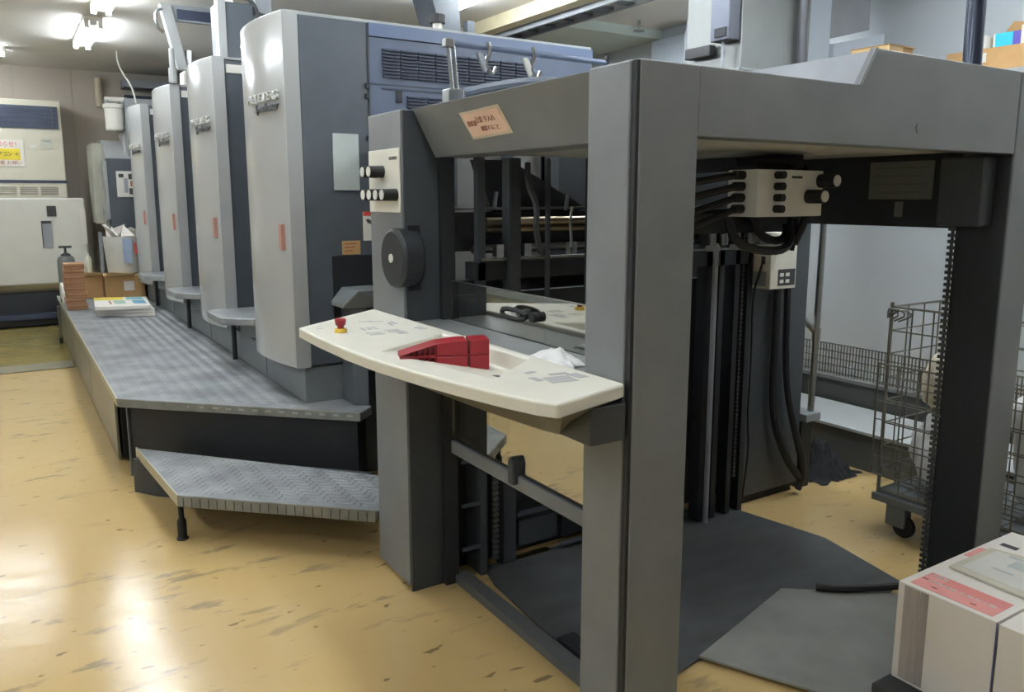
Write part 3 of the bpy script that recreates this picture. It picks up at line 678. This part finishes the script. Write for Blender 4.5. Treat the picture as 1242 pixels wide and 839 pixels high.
# drive cabinet (tower) with hoses and small cream box
tw = thing('drive_cabinet', (3.15, 2.75, 0), 'tall dark grey drive cabinet with hanging hoses behind the pile bay', 'cabinet')
B(2.945, 3.36, 2.55, 2.97, .045, 1.385).obj('housing', M_dark, tw, bevel=.004)
B(2.96, 3.34, 2.57, 2.95, .0, .045).obj('plinth', M_rubber, tw)
cb_ = B(2.905, 3.085, 2.41, 2.549, 1.085, 1.28).obj('relay_box', mat('relay_cream', (222, 218, 204), .4), tw, bevel=.004)
B(2.96, 3.075, 2.4075, 2.4105, 1.10, 1.175).obj('rating_plate', M_ink, cb_)
for k in range(4): B(2.97+.025*(k % 2)*1.6, 2.995+.025*(k % 2)*1.6, 2.406, 2.408, 1.112+.03*(k//2), 1.128+.03*(k//2)).obj('plate_mark', M_cream, cb_)
B(2.902, 2.9055, 2.44, 2.46, 1.20, 1.235).obj('plug_socket', M_ink, cb_)
B(2.898, 2.9055, 2.43, 2.53, 1.10, 1.165).obj('side_cover', M_cover2, cb_)
B(2.92, 3.07, 2.43, 2.53, 1.30, 1.34).obj('terminal_lid', M_cream, tw, bevel=.004)
MB().tube([(2.90, 2.45, 1.21), (2.885, 2.45, 1.17), (2.90, 2.5, 1.05), (2.955, 2.535, .75), (2.94, 2.53, .45), (2.965, 2.53, .3), (2.92, 2.52, .06)], .005, 6, 2).obj('thin_cable', M_rubber, tw, smooth=True)
for p, r in (([(3.10, 2.52, 1.10), (3.105, 2.52, .9), (3.10, 2.52, .45), (3.20, 2.50, .22), (3.30, 2.49, .10)], .019),
             ([(3.17, 2.52, 1.40), (3.17, 2.52, 1.1), (3.19, 2.52, .6), (3.26, 2.50, .35), (3.33, 2.48, .12), (3.31, 2.5, .03)], .017)):
    MB().tube(p, r, 8, 2).obj('hanging_hose', M_rubber, tw, smooth=True)

# right side: access step with handrail, low boxes, grille, silver cabinet, wall items
ap = thing('access_step', (3.65, 2.68, 0), 'small grey access step with steel handrail right of the drive cabinet', 'step')
B(3.385, 3.50, 2.53, 2.68, .36, .40).obj('tread', M_tread, ap, bevel=.004)
B(3.39, 3.47, 2.56, 2.66, 0, .359).obj('box', M_black, ap)
C((3.475, 2.575, .40), (3.49, 2.575, 1.42), .017, n=12).obj('handrail_post', M_steel, ap, smooth=True)
C((3.483, 2.575, .78), (3.483, 2.575, .84), .023, n=12).obj('tee_joint', M_steel, ap)
C((3.483, 2.575, .81), (3.42, 2.62, .89), .017, n=10).obj('brace', M_steel, ap)
C((3.49, 2.575, 1.40), (3.49, 2.95, 1.42), .017, n=10).obj('handrail', M_steel, ap)
lb = thing('low_duct', (4.1, 1.5, 0), 'long low grey floor duct with dark front along the right wall', 'floor duct')
B(3.92, 4.36, -1.2, 3.36, .0, .205).obj('front', M_lowdark, lb); B(3.905, 4.365, -1.2, 3.36, .206, .225).obj('lid', M_steelgrey, lb, bevel=.003)
ub = thing('upper_duct', (4.55, 1.5, 0), 'narrow dark upper ledge behind the low grey floor duct', 'floor duct')
B(4.40, 4.72, -1.2, 4.4, .0, .35).obj('front', M_lowdark, ub); B(4.385, 4.74, -1.2, 4.4, .351, .375).obj('lid', mat('ledge_grey', (130, 132, 128), .5), ub, bevel=.003)
gr = thing('mesh_fence', (4.45, 1.5, .375), 'low dark wire mesh fence standing on the upper ledge', 'fence')
mb = MB()
for i in range(250): y = -1.0+i*.0215; mb.box(4.428, 4.432, y-.003, y+.003, .376, .575)
mb.obj('wire_bars', M_wire, gr, kind='stuff')
for z in (.39, .435, .48, .525, .572): B(4.432, 4.438, -1.0, 4.36, z-.003, z+.003).obj('wire_rail', M_wire, gr)
sc_ = thing('steel_cabinet', (4.07, 3.64, 0), 'tall shiny steel duct cabinet with black boxes mounted on its side', 'cabinet')
B(3.765, 4.375, 3.42, 3.87, .0, HC-.02).obj('housing', M_duct, sc_, bevel=.004)
for xx in (3.80, 3.91): C((xx, 3.42, 2.20), (xx, 3.417, 2.20), .008, n=8).obj('rivet', M_white, sc_)
B(3.765, 4.375, 3.412, 3.4195, 2.245, 2.26).obj('front_seam', M_steel, sc_)
B(3.755, 3.764, 3.42, 3.87, 2.245, 2.26).obj('side_seam', M_steel, sc_)
B(4.07, 4.14, 3.37, 3.419, 1.9, 2.2).obj('conduit_box', M_duct, sc_)
bb = B(3.66, 3.754, 3.425, 3.57, 2.41, 2.72).obj('breaker_box', mat('breaker_grey', (92, 96, 108), .45), sc_, bevel=.006)
B(3.652, 3.66, 3.44, 3.53, 2.43, 2.48).obj('breaker_label', M_black, bb)
MB().tube([(3.70, 3.5, 2.41), (3.70, 3.5, 2.2), (3.71, 3.48, 1.9)], .012, 6).obj('breaker_cable', M_boxg, bb)
B(3.70, 3.754, 3.61, 3.82, 2.345, 2.41).obj('black_bracket', M_ink, sc_, bevel=.006)
MB().tube([(4.29, 3.38, HC), (4.25, 3.38, 2.6), (4.27, 3.38, 2.3), (4.27, 3.38, 1.9)], .028, 10, 1).obj('riser_hose', mat('riser_grey', (92, 94, 100), .45), sc_, smooth=True)
MB().tube([(4.06, 3.385, 3.0), (4.2, 3.385, 2.78), (4.24, 3.385, 2.75)], .009, 6).obj('thin_pipe', M_steel, sc_)
MB().prism([(4.22, 2.86), (4.44, 2.93), (4.44, 3.04), (4.22, 3.04)], 3.36, 3.40, 'y').obj('junction_box', M_ink, sc_)
lx = thing('pale_duct', (5.0, 3.8, 0), 'pale blue white ventilation housing right of the steel cabinet', 'ventilation housing')
B(4.46, 4.75, 3.55, 3.95, 1.75, HC-.01).obj('housing', M_boxw, lx, bevel=.004)
MB().prism([(4.75, 2.50), (5.30, 2.62), (5.30, 1.75), (4.75, 1.75)], 3.52, 3.95, 'y').obj('lower_housing', M_boxw, lx)
MB().prism([(4.76, 2.54), (5.18, 2.64), (5.18, HC-.01), (4.76, HC-.01)], 3.56, 3.9, 'y').obj('upper_housing', M_boxg, lx)
pp = MB().tube([(4.985, 5.133, 2.3), (4.985, 5.133, 2.83), (4.9, 4.99, 3.0), (4.86, 4.88, HC)], .022, 8).obj('conduit', M_boxg, None, smooth=True)
tag(pp, 'thin bent grey conduit rising to the ceiling left of the steel cabinet', 'pipe')
wp = B(5.36, 5.47, 5.45, 5.98, 1.5, 2.96).obj('wall_board', M_boxw, None, bevel=.006)
tag(wp, 'pale blue white board on the right wall behind the delivery', 'board')
dp = C((2.83, 1.545, 1.9005), (2.86, 1.575, HC), .030, n=14).obj('ceiling_pole', mat('pole_blue_black', (58, 66, 84), .2, metal=.3), None, smooth=True)
tag(dp, 'dark glossy pole standing on the delivery hump up to the ceiling', 'pole')
wc = B(5.455, 5.479, 2.55, 2.575, .4, 3.0).obj('wall_conduit', M_white, None)
tag(wc, 'thin white conduit running up the bright right wall', 'pipe')
# goods on the delivery roof and on a shelf by the right wall
fb = thing('flat_carton', (2.7, 1.8, 1.9), 'small brown cardboard box lying on the hump of the delivery', 'box')
B(2.668, 2.75, 1.75, 1.90, 1.9005, 2.025).obj('carton_body', M_cardl, fb)
B(2.752, 2.815, 1.752, 1.88, 1.9005, 2.025).obj('carton_flap', M_card, fb)
B(2.665, 2.824, 1.748, 1.902, 2.0255, 2.029).obj('carton_lip', M_card, fb)
sh = thing('wall_shelf', (5.2, 2.5, 2.2), 'grey bracket shelf high on the right wall carrying cartons', 'shelf')
B(4.98, 5.479, 1.6, 3.0, 2.20, 2.235).obj('shelf_board', M_boxg, sh)
for y_ in (1.8, 2.8): MB().prism([(5.479, 2.20), (5.05, 2.20), (5.479, 1.95)], y_-.012, y_+.012, 'y').obj('shelf_bracket', M_boxg, sh)
oc = thing('open_carton', (5.2, 2.6, 2.236), 'open brown cardboard carton with raised flap on the wall shelf', 'box')
B(5.02, 5.42, 2.40, 2.90, 2.236, 2.37).obj('carton_body', M_card, oc)
MB().hull([(5.40, 2.88, 2.37), (5.40, 2.50, 2.37), (5.42, 2.72, 2.58), (5.42, 2.45, 2.52), (5.405, 2.88, 2.37), (5.405, 2.50, 2.37), (5.425, 2.72, 2.58), (5.425, 2.45, 2.52)]).obj('flap', M_card, oc)
B(5.014, 5.0195, 2.66, 2.80, 2.29, 2.345).obj('carton_label', M_white, oc); B(5.0115, 5.0138, 2.68, 2.74, 2.31, 2.33).obj('label_print', M_ink, oc)
cbx = thing('cyan_packet', (5.2, 2.62, 2.371), 'bright cyan packet with purple side standing on the open carton', 'packet')
B(5.18, 5.26, 2.60, 2.70, 2.371, 2.475).obj('packet_body', M_cyan, cbx); B(5.18, 5.26, 2.555, 2.599, 2.371, 2.475).obj('packet_side', mat('packet_purple', (90, 80, 180), .5), cbx)
B(5.18, 5.26, 2.701, 2.712, 2.371, 2.475).obj('packet_edge', M_white, cbx)
wp2 = B(5.16, 5.30, 2.41, 2.545, 2.371, 2.50).obj('white_packet', M_white, None); tag(wp2, 'white packet standing beside the cyan packet', 'packet')
wc2 = B(5.14, 5.30, 2.74, 2.85, 2.371, 2.47).obj('small_white_carton', M_white, None, bevel=.003); tag(wc2, 'small off white carton on the open carton, nearest the dark pole', 'box')

# roll cage cart
ct = thing('roll_cage', (3.6, 1.55, 0), 'wire mesh roll cage cart with white sacks behind the rear post', 'cart')
X0, X1, Y0, Y1 = 3.24, 3.86, 1.08, 2.02
def wires(name, ax, c, a0, a1, z0, z1, sa, sz, r=.0035, skip=None):
    mb = MB(); a = a0
    P = (lambda a_, z_: (c, a_, z_)) if ax == 'x' else (lambda a_, z_: (a_, c, z_))
    na = max(1, round((a1-a0)/sa)); nz = max(1, round((z1-z0)/sz))
    for i in range(na+1):
        q = a0+(a1-a0)*i/na; mb.cyl(P(q, z0), P(q, z1), r*(1.6 if i in (0, na) else 1), n=5)
    for j in range(nz+1):
        z = z0+(z1-z0)*j/nz; mb.cyl(P(a0, z), P(a1, z), r*(1.5 if j in (0, nz) else 1), n=5)
    return mb.obj(name, M_wire, ct)
wires('front_mesh', 'x', X0, Y0, Y1, .20, 1.03, .094, .104)
wires('back_mesh', 'x', X1, Y0, Y1, .20, 1.03, .094, .104)
wires('side_mesh', 'y', Y1, X0, X1, .20, 1.03, .115, .104)
wires('side_mesh', 'y', Y0, X0, X1, .20, 1.03, .115, .104)
wires('drop_gate', 'x', X0-.035, Y0+.1, Y1+.02, .28, .78, .094, .083, .003)
wires('deck_mesh', 'x', X0+.02, Y0, Y1, .195, .20, .05, .01)
mb = MB()
for i in range(12): mb.cyl((X0, Y0+i*.085, .20), (X1, Y0+i*.085, .20), .0035, n=5)
for i in range(7): mb.cyl((X0+i*.115, Y0, .203), (X0+i*.115, Y1, .203), .0035, n=5)
mb.obj('floor_mesh', M_wire, ct)
for sx, sy in ((X0, Y0), (X0, Y1), (X1, Y0), (X1, Y1)): C((sx, sy, .17), (sx, sy, 1.05), .008, n=8).obj('corner_post', M_wire, ct)
for k in range(3): MB().tube([(X0, Y1+.02, 1.0-.01*k), (X0-.018, Y1-.03*k, 1.03), (X0, Y1-.04-.03*k, 1.0), (X0-.012, Y1-.02*k, .97)], .004, 6, 1).obj('hinge_ring', M_wire, ct)
B(X0-.02, X1+.02, Y0-.02, Y1+.02, .150, .185).obj('base_frame', M_plinth, ct, bevel=.004)
for sx, sy in ((X0+.04, Y0+.08), (X0+.04, Y1-.08), (X1-.04, Y0+.08), (X1-.04, Y1-.08)):
    f = B(sx-.03, sx+.03, sy-.045, sy+.045, .045, .149).obj('caster_fork', M_plinth, ct, bevel=.006)
    C((sx-.014, sy-.03, .05), (sx+.014, sy-.03, .05), .05, n=18).obj('caster_wheel', M_rubber, f, bevel=.006)
def sack(name, c, s, label, m=M_cloth, seed=0):
    mb = MB(); bmesh.ops.create_icosphere(mb.bm, subdivisions=4, radius=1)
    for v in mb.bm.verts:
        d = v.co.copy(); k = 1+.22*noise.noise(d*1.7+Vector((seed, 0, 0)))+.10*noise.noise(d*4.5+Vector((0, seed, 0)))
        q = Vector([abs(t)**.72*(1 if t > 0 else -1) for t in d])*k
        v.co = Vector(c)+Vector((q.x*s[0], q.y*s[1], max(q.z, -.82)*s[2]))
    o = mb.obj(name, m, None, smooth=True, angle=180); return tag(o, label, 'sack', 'sacks in the roll cage')
sack('white_sack', (3.52, 1.36, .50), (.20, .22, .30), 'nearer white crumpled sack in the roll cage, right of the rear post', seed=3)
sack('white_sack', (3.50, 1.83, .37), (.16, .15, .18), 'lower white crumpled sack in the roll cage, left of the rear post', seed=9)
sack('cream_sack', (3.50, 1.85, .68), (.13, .12, .13), 'cream upright sack on top in the roll cage', mat('sack_cream', (214, 204, 182), .8), seed=5)
# black crumpled sheet and grey sheet on the floor
def crumple(name, cx, cy, sx, sy, h, m, label, seed):
    mb = MB(); bmesh.ops.create_grid(mb.bm, x_segments=30, y_segments=30, size=.5)
    for v in mb.bm.verts:
        a, b_ = v.co.x, v.co.y; e = max(0, 1-(2*math.hypot(a, b_))**3) if math.hypot(a, b_) < .5 else 0
        nn = noise.noise(Vector((a*6+seed, b_*6, 0)))+.5*noise.noise(Vector((a*13, b_*13+seed, 0)))
        v.co = Vector((cx+a*sx*(1+.2*nn), cy+b_*sy*(1+.2*nn), .004+e*h*(.5+.8*abs(nn))))
    return tag(mb.obj(name, m, None, smooth=True, angle=180), label, 'sheet')
crumple('crumpled_sheet', 3.70, 2.70, .36, .38, .17, mat('black_cloth', (26, 27, 30), .95), 'crumpled black sheet on the floor beside the access step', 4)

gs = MB().prism([(3.50, 2.62), (3.78, 2.50), (3.86, 2.66), (3.86, 2.95), (3.55, 2.95)], .0005, .003).obj('grey_sheet', M_plinth, None)
tag(gs, 'flat grey sheet on the floor under the crumpled black sheet', 'sheet')
# paper stacks on their pallet
pl_ = thing('paper_pallet', (2.4, .9, 0), 'low black pallet under the white paper stacks', 'pallet')
for y_ in (.42, .80, 1.165): B(2.045, 2.80, y_-.05, y_+.05, 0, .07).obj('runner', M_rubber, pl_)
B(2.03, 2.82, .30, 1.24, .07, .099).obj('deck', M_ink, pl_, bevel=.004)
def paper(y0, y1, z1, label):
    o = thing('paper_stack', (2.43, (y0+y1)/2, .1), label, 'paper stack', 'paper stacks on the pallet')
    B(2.112, 2.752, y0, y1, .1, z1).obj('sheets', M_paper, o, bevel=.002)
    return o
p1 = paper(.957, 1.231, .40, 'white paper stack with red printed label, furthest on the black pallet')
p2 = paper(.675, .951, .398, 'white paper stack beyond the blue edged joint, nearest on the black pallet')
B(2.1095, 2.1112, 1.165, 1.21, .11, .396).obj('grey_streak', mat('edge_smear', (170, 160, 152), .8, var=.2, scale=30, stretch=(1, 1, .1)), p1)
B(2.1095, 2.1112, 1.14, 1.163, .11, .396).obj('grey_streak', mat('edge_smear_dark', (146, 138, 132), .8, var=.2, scale=40, stretch=(1, 1, .1)), p1)
B(2.1095, 2.112, .9535, .957, .1, .399).obj('blue_edge', mat('edge_blue', (92, 92, 128), .7), p1)
lb_ = B(2.13, 2.243, .978, 1.207, .4003, .4012).obj('printed_label', M_pink, p1)
B(2.195, 2.240, .98, 1.15, .4012, .4016).obj('label_band', mat('pink_dark', (220, 136, 130), .65), p1)
text('label_print', '上質紙', .018, (2.226, 1.175, .4018), (0, -1, 0), (1, 0, 0), M_white, p1, .0003, width=.05)
text('label_print', '印刷用紙 二百五十枚', .016, (2.185, 1.09, .4018), (0, -1, 0), (1, 0, 0), M_white, p1, .0003, width=.19)
for y_, x_ in ((1.195, 2.185), (1.15, 2.15), (1.04, 2.15)): B(x_, x_+.006, y_-.008, y_+.008, .4012, .4017).obj('label_mark', M_inkb, p1)
B(2.44, 2.54, 1.20, 1.222, .4003, .4010).obj('printed_label', M_pink, p1)
B(2.61, 2.635, 1.15, 1.20, .4003, .4010).obj('print_mark', M_ink, p1)
en_ = thing('clear_folder', (2.4, 1.0, .402), 'clear plastic folder with grey printed sheet on the paper stack', 'folder')
MB().prism([(2.312, 1.197), (2.30, .98), (2.29, .76), (2.58, .75), (2.60, 1.0), (2.545, 1.195)], .4017, .409).obj('sleeve', mat('folder_cream', (214, 208, 190), .2), en_, bevel=.002)
MB().prism([(2.335, 1.175), (2.315, .78), (2.555, .775), (2.535, 1.17)], .4092, .4102).obj('sheet', mat('sheet_grey', (206, 204, 196), .6), en_)
for x0_, y0_, w_, h_ in ((2.45, 1.0, .06, .1), (2.52, 1.03, .015, .1), (2.40, 1.06, .01, .06), (2.40, .90, .02, .08), (2.36, .82, .12, .05)):
    B(x0_, x0_+w_, y0_, y0_+h_, .4103, .4107).obj('sheet_print', mat('print_grey', (176, 182, 178), .6), en_)

# ================================================================== far left: feeder, air conditioner, goods on the platform
fd = thing('press_feeder', (1.6, 10.2, 0), 'dark feeder of the press at the far end with a small picture stuck on', 'press feeder')
B(1.04, 2.9, 10.12, 10.9, .0, 1.93).obj('housing', M_side, fd, bevel=.006)
MB().hull([(1.04, 10.12, 1.93), (1.04, 10.9, 1.93), (2.9, 10.12, 1.93), (2.9, 10.9, 1.93), (1.02, 10.40, 2.14), (1.02, 10.9, 2.14), (2.9, 10.40, 2.14), (2.9, 10.9, 2.14)]).obj('sloped_top', M_cover2, fd)
B(.915, 1.038, 10.3, 10.9, 1.2, 2.10).obj('side_cover', mat('cover_beige_grey', (162, 162, 150), .35), fd, bevel=.006)
MB().prism([(.985, 1.36), (1.036, 1.36), (1.036, 1.02), (1.02, 1.02), (1.0, 1.16)], 10.22, 10.29, 'y').obj('hanging_cover', M_cover2, fd)
B(1.0, 1.038, 10.11, 10.2, 1.25, 1.9).obj('edge_strip', M_cover2, fd)
B(.93, .96, 10.4, 10.5, .2, 1.1).obj('grey_strip', M_boxg, fd)
B(1.27, 2.9, 10.15, 10.6, 1.0, 2.60).obj('feeder_head', mat('feeder_head_grey', (146, 150, 152), .4), fd, bevel=.006)
B(1.235, 1.27, 10.2, 10.55, 1.7, 2.58).obj('head_cover', M_cover, fd, bevel=.01)
pc = B(1.125, 1.32, 10.108, 10.119, 1.50, 1.79).obj('picture', M_white, fd)
for x0_, z0_, w_, h_, m_ in ((1.15, 1.72, .05, .04, M_ink), (1.25, 1.70, .06, .06, M_ink), (1.265, 1.62, .05, .06, M_inkb), (1.25, 1.53, .09, .07, M_ink), (1.20, 1.55, .04, .16, M_boxg), (1.29, 1.58, .05, .03, M_pink)):
    B(x0_, x0_+w_, 10.105, 10.108, z0_, z0_+h_).obj('picture_patch', m_, pc)
MB().lathe((1.165, 10.2, 2.24), [(.09, 0), (.098, .015), (.098, .05), (.095, .055), (.098, .24), (.112, .245), (.112, .285), (.10, .29)], 20).obj('canister', M_white, fd, smooth=True)
C((1.08, 10.2, 2.58), (1.30, 10.2, 2.58), .03, n=12).obj('canister_pipe', M_white, fd, smooth=True)
C((1.10, 10.2, 2.53), (1.10, 10.2, 2.58), .03, n=12).obj('canister_neck', M_cover2, fd)
MB().tube([(1.18, 10.2, 2.24), (1.20, 10.18, 2.21), (1.24, 10.17, 2.22)], .01, 6, 1).obj('drain_cock', M_steel, fd)
bp_ = C((1.17, 11.60, 2.63), (1.17, 11.60, 2.98), .045, n=12).obj('beige_pipe', mat('pipe_beige', (206, 194, 170), .5), None, smooth=True)
tag(bp_, 'short thick beige pipe on the back wall above the white canister', 'pipe')
wcb = MB().tube([(1.20, 9.9, 3.06), (1.20, 9.9, 2.95), (1.24, 9.9, 2.84), (1.33, 9.9, 2.70), (1.36, 9.9, 2.52)], .009, 6, 2).obj('white_cable', M_white, None, smooth=True)
tag(wcb, 'white cable hanging from the ceiling to the feeder head', 'cable')
vt = thing('wall_vent', (1.75, 11.5, 2.7), 'grey wall vent with dark opening above the feeder', 'vent')
B(1.42, 3.0, 11.3, 11.6, 2.86, 2.95).obj('hood', M_boxg, vt); B(1.45, 3.0, 11.45, 11.6, 2.56, 2.78).obj('opening', M_navy, vt); B(1.44, 3.0, 11.4, 11.6, 2.52, 2.56).obj('sill', M_cover2, vt)

ac = thing('air_conditioner', (.1, 11.4, 0), 'tall beige floor standing air conditioner against the back wall', 'air conditioner')
B(-.95, .70, 11.20, 11.62, .0, 2.63).obj('housing', M_beige, ac, bevel=.012)
B(-.90, .665, 11.185, 11.20, 2.30, 2.56).obj('outlet_grille', M_navy, ac)
for k in range(5): B(-.90, .665, 11.178, 11.186, 2.325+k*.05, 2.333+k*.05).obj('grille_slat', mat('grille_line', (72, 80, 100), .5), ac)
B(.60, .61, 11.176, 11.186, 2.30, 2.56).obj('grille_upright', M_side, ac)
B(-.95, .70, 11.19, 11.20, 1.665, 1.70).obj('dark_seam', M_navy, ac)
for c in range(5):
    for k in range(4): B(.42-c*.215, .60-c*.215, 11.19, 11.2, 1.535+k*.026, 1.545+k*.026).obj('intake_slot', mat('slot_grey', (150, 146, 134), .6), ac)
nt2 = B(-.20, .285, 11.19, 11.199, 1.86, 2.16).obj('notice', M_paper, ac)
B(-.17, .245, 11.187, 11.19, 1.93, 2.06).obj('notice_panel', M_yellowlabel, nt2)
text('notice_heading', 'お知らせ！', .07, (.10, 11.1885, 2.105), (1, 0, 0), (0, 0, 1), M_inkr, nt2, .0008, width=.26)
text('notice_text', 'エアコン →', .06, (.10, 11.186, 1.995), (1, 0, 0), (0, 0, 1), M_ink, nt2, .0008, width=.24)
text('notice_text', '節電 お願い', .05, (.12, 11.1885, 1.895), (1, 0, 0), (0, 0, 1), M_inkb, nt2, .0008, width=.28)
dpn = B(.46, .585, 11.19, 11.2, 2.07, 2.19).obj('small_display', mat('display_grey', (190, 192, 178), .4), ac)
text('display_text', 'Open', .035, (.525, 11.189, 2.16), (1, 0, 0), (0, 0, 1), M_ink, dpn, .0006, width=.09)
B(.35, .42, 11.193, 11.2, 2.07, 2.11).obj('switch', M_white, ac)
wm = thing('white_machine', (-.3, 10.85, 0), 'white hooded machine with two dark slots in front of the air conditioner', 'machine')
B(-1.6, .83, 10.70, 11.12, .50, 1.49).obj('hood', M_white, wm, bevel=.02)
MB().prism([(10.72, .50), (11.12, .50), (11.12, .40), (10.86, .40)], -1.6, .80, 'x').obj('hood_underside', M_beige, wm)
B(-1.55, .62, 10.78, 11.1, .02, .399).obj('base', mat('machine_black_blue', (44, 48, 56), .45), wm)
B(-1.55, .64, 10.70, 10.78, .10, .16).obj('base_ledge', M_navy, wm)
B(.44, .535, 10.69, 10.70, 1.28, 1.40).obj('slot', M_ink, wm); B(.38, .475, 10.69, 10.70, .92, 1.23).obj('slot', M_boxg, wm)
B(.372, .38, 10.685, 10.70, .92, 1.23).obj('slot_edge', M_ink, wm); B(.38, .475, 10.685, 10.70, 1.20, 1.23).obj('slot_edge', M_ink, wm)
B(.77, .83, 10.69, 10.70, .95, 1.36).obj('edge_label', M_paper, wm)
ch = B(-3.4, .433, 7.98, 8.30, .0005, .010).obj('channel_cover', mat('channel_grey', (140, 134, 112), .4, metal=.3, var=.1), None, bevel=.003)
tag(ch, 'long flat grey cable channel cover across the yellow floor', 'floor cover')

# goods at the far end of the platform
bk = None
for k in range(8):                                                   # brown paper-wrapped packs
    z = .4425+k*.055; dx = random.uniform(-.006, .006)
    o = thing('brown_pack', (.53, 8.66, z), '', 'pack', 'brown packs on the platform')
    B(.447+dx, .615+dx, 8.55, 8.80, z, z+.053).obj('wrapped_block', M_brown, o, bevel=.003)
    B(.448+dx, .614+dx, 8.546, 8.5505, z+.022, z+.032).obj('wrapper_seam', mat('kraft_seam', (128, 86, 58), .75), o)
    o['label'] = '%s brown wrapped pack in the tall pack pile beside the booklets' % ['bottom', 'second from bottom', 'third from bottom', 'fourth from bottom', 'fourth from top', 'third from top', 'second from top', 'topmost'][k]
for k in range(3):
    z = .4425+k*.034; dx = [0, .0, -.03][k]
    o = thing('booklet_stack', (.87, 8.2, z), ['bottom white booklet block of the pile next to the brown packs', 'middle white booklet block of the pile next to the brown packs', 'top booklet block with yellow and blue printed cover'][k], 'booklet', 'white booklets on the platform')
    MB().prism([(.655+dx, 7.92-.05*k+.05), (1.09+dx, 7.74), (1.12, 8.45), (.68, 8.62)], z, z+.032).obj('pages', M_paper, o, bevel=.002)
    if k == 2:
        MB().prism([(.66, 8.38), (.68, 8.60), (.92, 8.52), (.90, 8.30)], z+.0322, z+.033).obj('yellow_print', M_yellowlabel, o)
        MB().prism([(.93, 8.28), (.94, 8.50), (1.08, 8.46), (1.07, 8.23)], z+.0322, z+.033).obj('blue_print', M_teal, o)
        MB().prism([(.80, 8.0), (.81, 8.26), (.90, 8.23), (.89, 7.97)], z+.0322, z+.033).obj('green_print', mat('green_print', (150, 180, 165), .5), o)
        MB().prism([(.95, 7.95), (.96, 8.2), (1.06, 8.17), (1.05, 7.90)], z+.0322, z+.033).obj('blue_print', mat('blue_print', (90, 150, 180), .5), o)
        MB().prism([(.76, 8.0), (.77, 8.27), (.785, 8.265), (.775, 7.99)], z+.0322, z+.033).obj('brown_print', M_inkb, o)
def carton(name, x0_, x1_, y0_, y1_, z0_, z1_, label, lab=None):
    o = thing(name, ((x0_+x1_)/2, (y0_+y1_)/2, z0_), label, 'box')
    B(x0_, x1_, y0_, y1_, z0_, z1_).obj('carton_body', M_card, o, bevel=.003)
    MB().hull([(x0_, y0_, z1_), (x0_+min(.28, x1_-x0_), y0_, z1_), (x0_+.02, y0_-.12, z1_+.05), (x0_+min(.26, x1_-x0_), y0_-.13, z1_+.03), (x0_, y0_, z1_+.004), (x0_+min(.28, x1_-x0_), y0_, z1_+.004), (x0_+.02, y0_-.12, z1_+.054), (x0_+min(.26, x1_-x0_), y0_-.13, z1_+.034)]).obj('flap', M_cardl, o)
    if lab: B(*lab).obj('shipping_label', M_paper, o)
    return o
carton('cardboard_carton', .86, 1.235, 9.32, 9.72, .4425, .68, 'brown carton with white label under the grey tub on the platform', (1.03, 1.13, 9.315, 9.32, .52, .62))
carton('cardboard_carton', .63, .85, 9.50, 9.8, .4425, .68, 'brown carton behind the brown packs on the platform')
tb = thing('waste_tub', (1.1, 9.55, .74), 'grey tub stuffed with white and patterned paper on the carton', 'tub')
MB().lathe((1.07, 9.53, .685), [(.14, 0), (.16, .02), (.19, .40), (.185, .40), (.15, .03)], 20).obj('tub', mat('tub_grey', (190, 190, 184), .4), tb, smooth=True)
mb = MB()
for k in range(9):
    a = random.uniform(0, 6.28); x_, y_ = 1.07+.1*math.cos(a), 9.53+.1*math.sin(a)
    mb.hull([(x_+random.uniform(-.1, .1), y_+random.uniform(-.08, .08), 1.0+random.uniform(0, .22)) for _ in range(5)])
mb.obj('paper_waste', M_paper, tb, kind='stuff')
MB().prism([(1.05, .82), (1.13, .80), (1.14, 1.06), (1.05, 1.07)], 9.33, 9.345, 'y').obj('blue_patch', mat('patch_blue', (150, 165, 190), .6), tb)
MB().prism([(1.16, .90), (1.24, .90), (1.24, 1.02), (1.16, 1.02)], 9.35, 9.365, 'y').obj('red_patch', mat('patch_red', (190, 90, 80), .6), tb)
cn = thing('oil_can', (.50, 9.6, .44), 'dark grey can with a tee shaped pump on top behind the brown packs', 'can')
MB().lathe((.53, 9.6, .4425), [(.085, 0), (.085, .40), (.07, .44), (.03, .455), (.02, .46)], 18).obj('can_body', mat('can_grey', (110, 112, 108), .4), cn, smooth=True)
C((.53, 9.6, .90), (.53, 9.6, .98), .012, n=8).obj('pump_rod', M_black, cn); C((.47, 9.6, .985), (.59, 9.6, .985), .012, n=8).obj('pump_handle', M_black, cn)
MB().lathe((.53, 9.6, .895), [(.05, 0), (.045, .012), (.015, .03)], 14).obj('pump_cap', M_black, cn, smooth=True)
bt = MB().lathe((.74, 9.66, .6845), [(.032, 0), (.034, .01), (.034, .17), (.012, .20), (.012, .23)], 12).obj('clear_bottle', mat('bottle_pale', (196, 196, 176), .3), None, smooth=True)
tag(bt, 'small pale bottle on the carton right of the oil can', 'bottle')
tpd = thing('tape_dispenser', (.45, 9.4, .44), 'white desk tape dispenser left of the brown packs', 'tape dispenser')
MB().prism([(9.12, .4425), (9.45, .4425), (9.45, .58), (9.40, .63), (9.30, .64), (9.16, .62), (9.12, .55)], .44, .52, 'x').obj('dispenser_body', M_white, tpd, bevel=.01)
B(.436, .44, 9.18, 9.36, .45, .475).obj('dispenser_foot', M_ink, tpd)
vl = thing('pipe_stub', (.41, 9.6, .0), 'small black caster of a trolley at the far end of the platform', 'caster')
C((.395, 9.4, .04), (.425, 9.4, .04), .04, n=14).obj('wheel', M_rubber, vl); B(.40, .42, 9.36, 9.44, .06, .39).obj('fork', M_wire, vl)
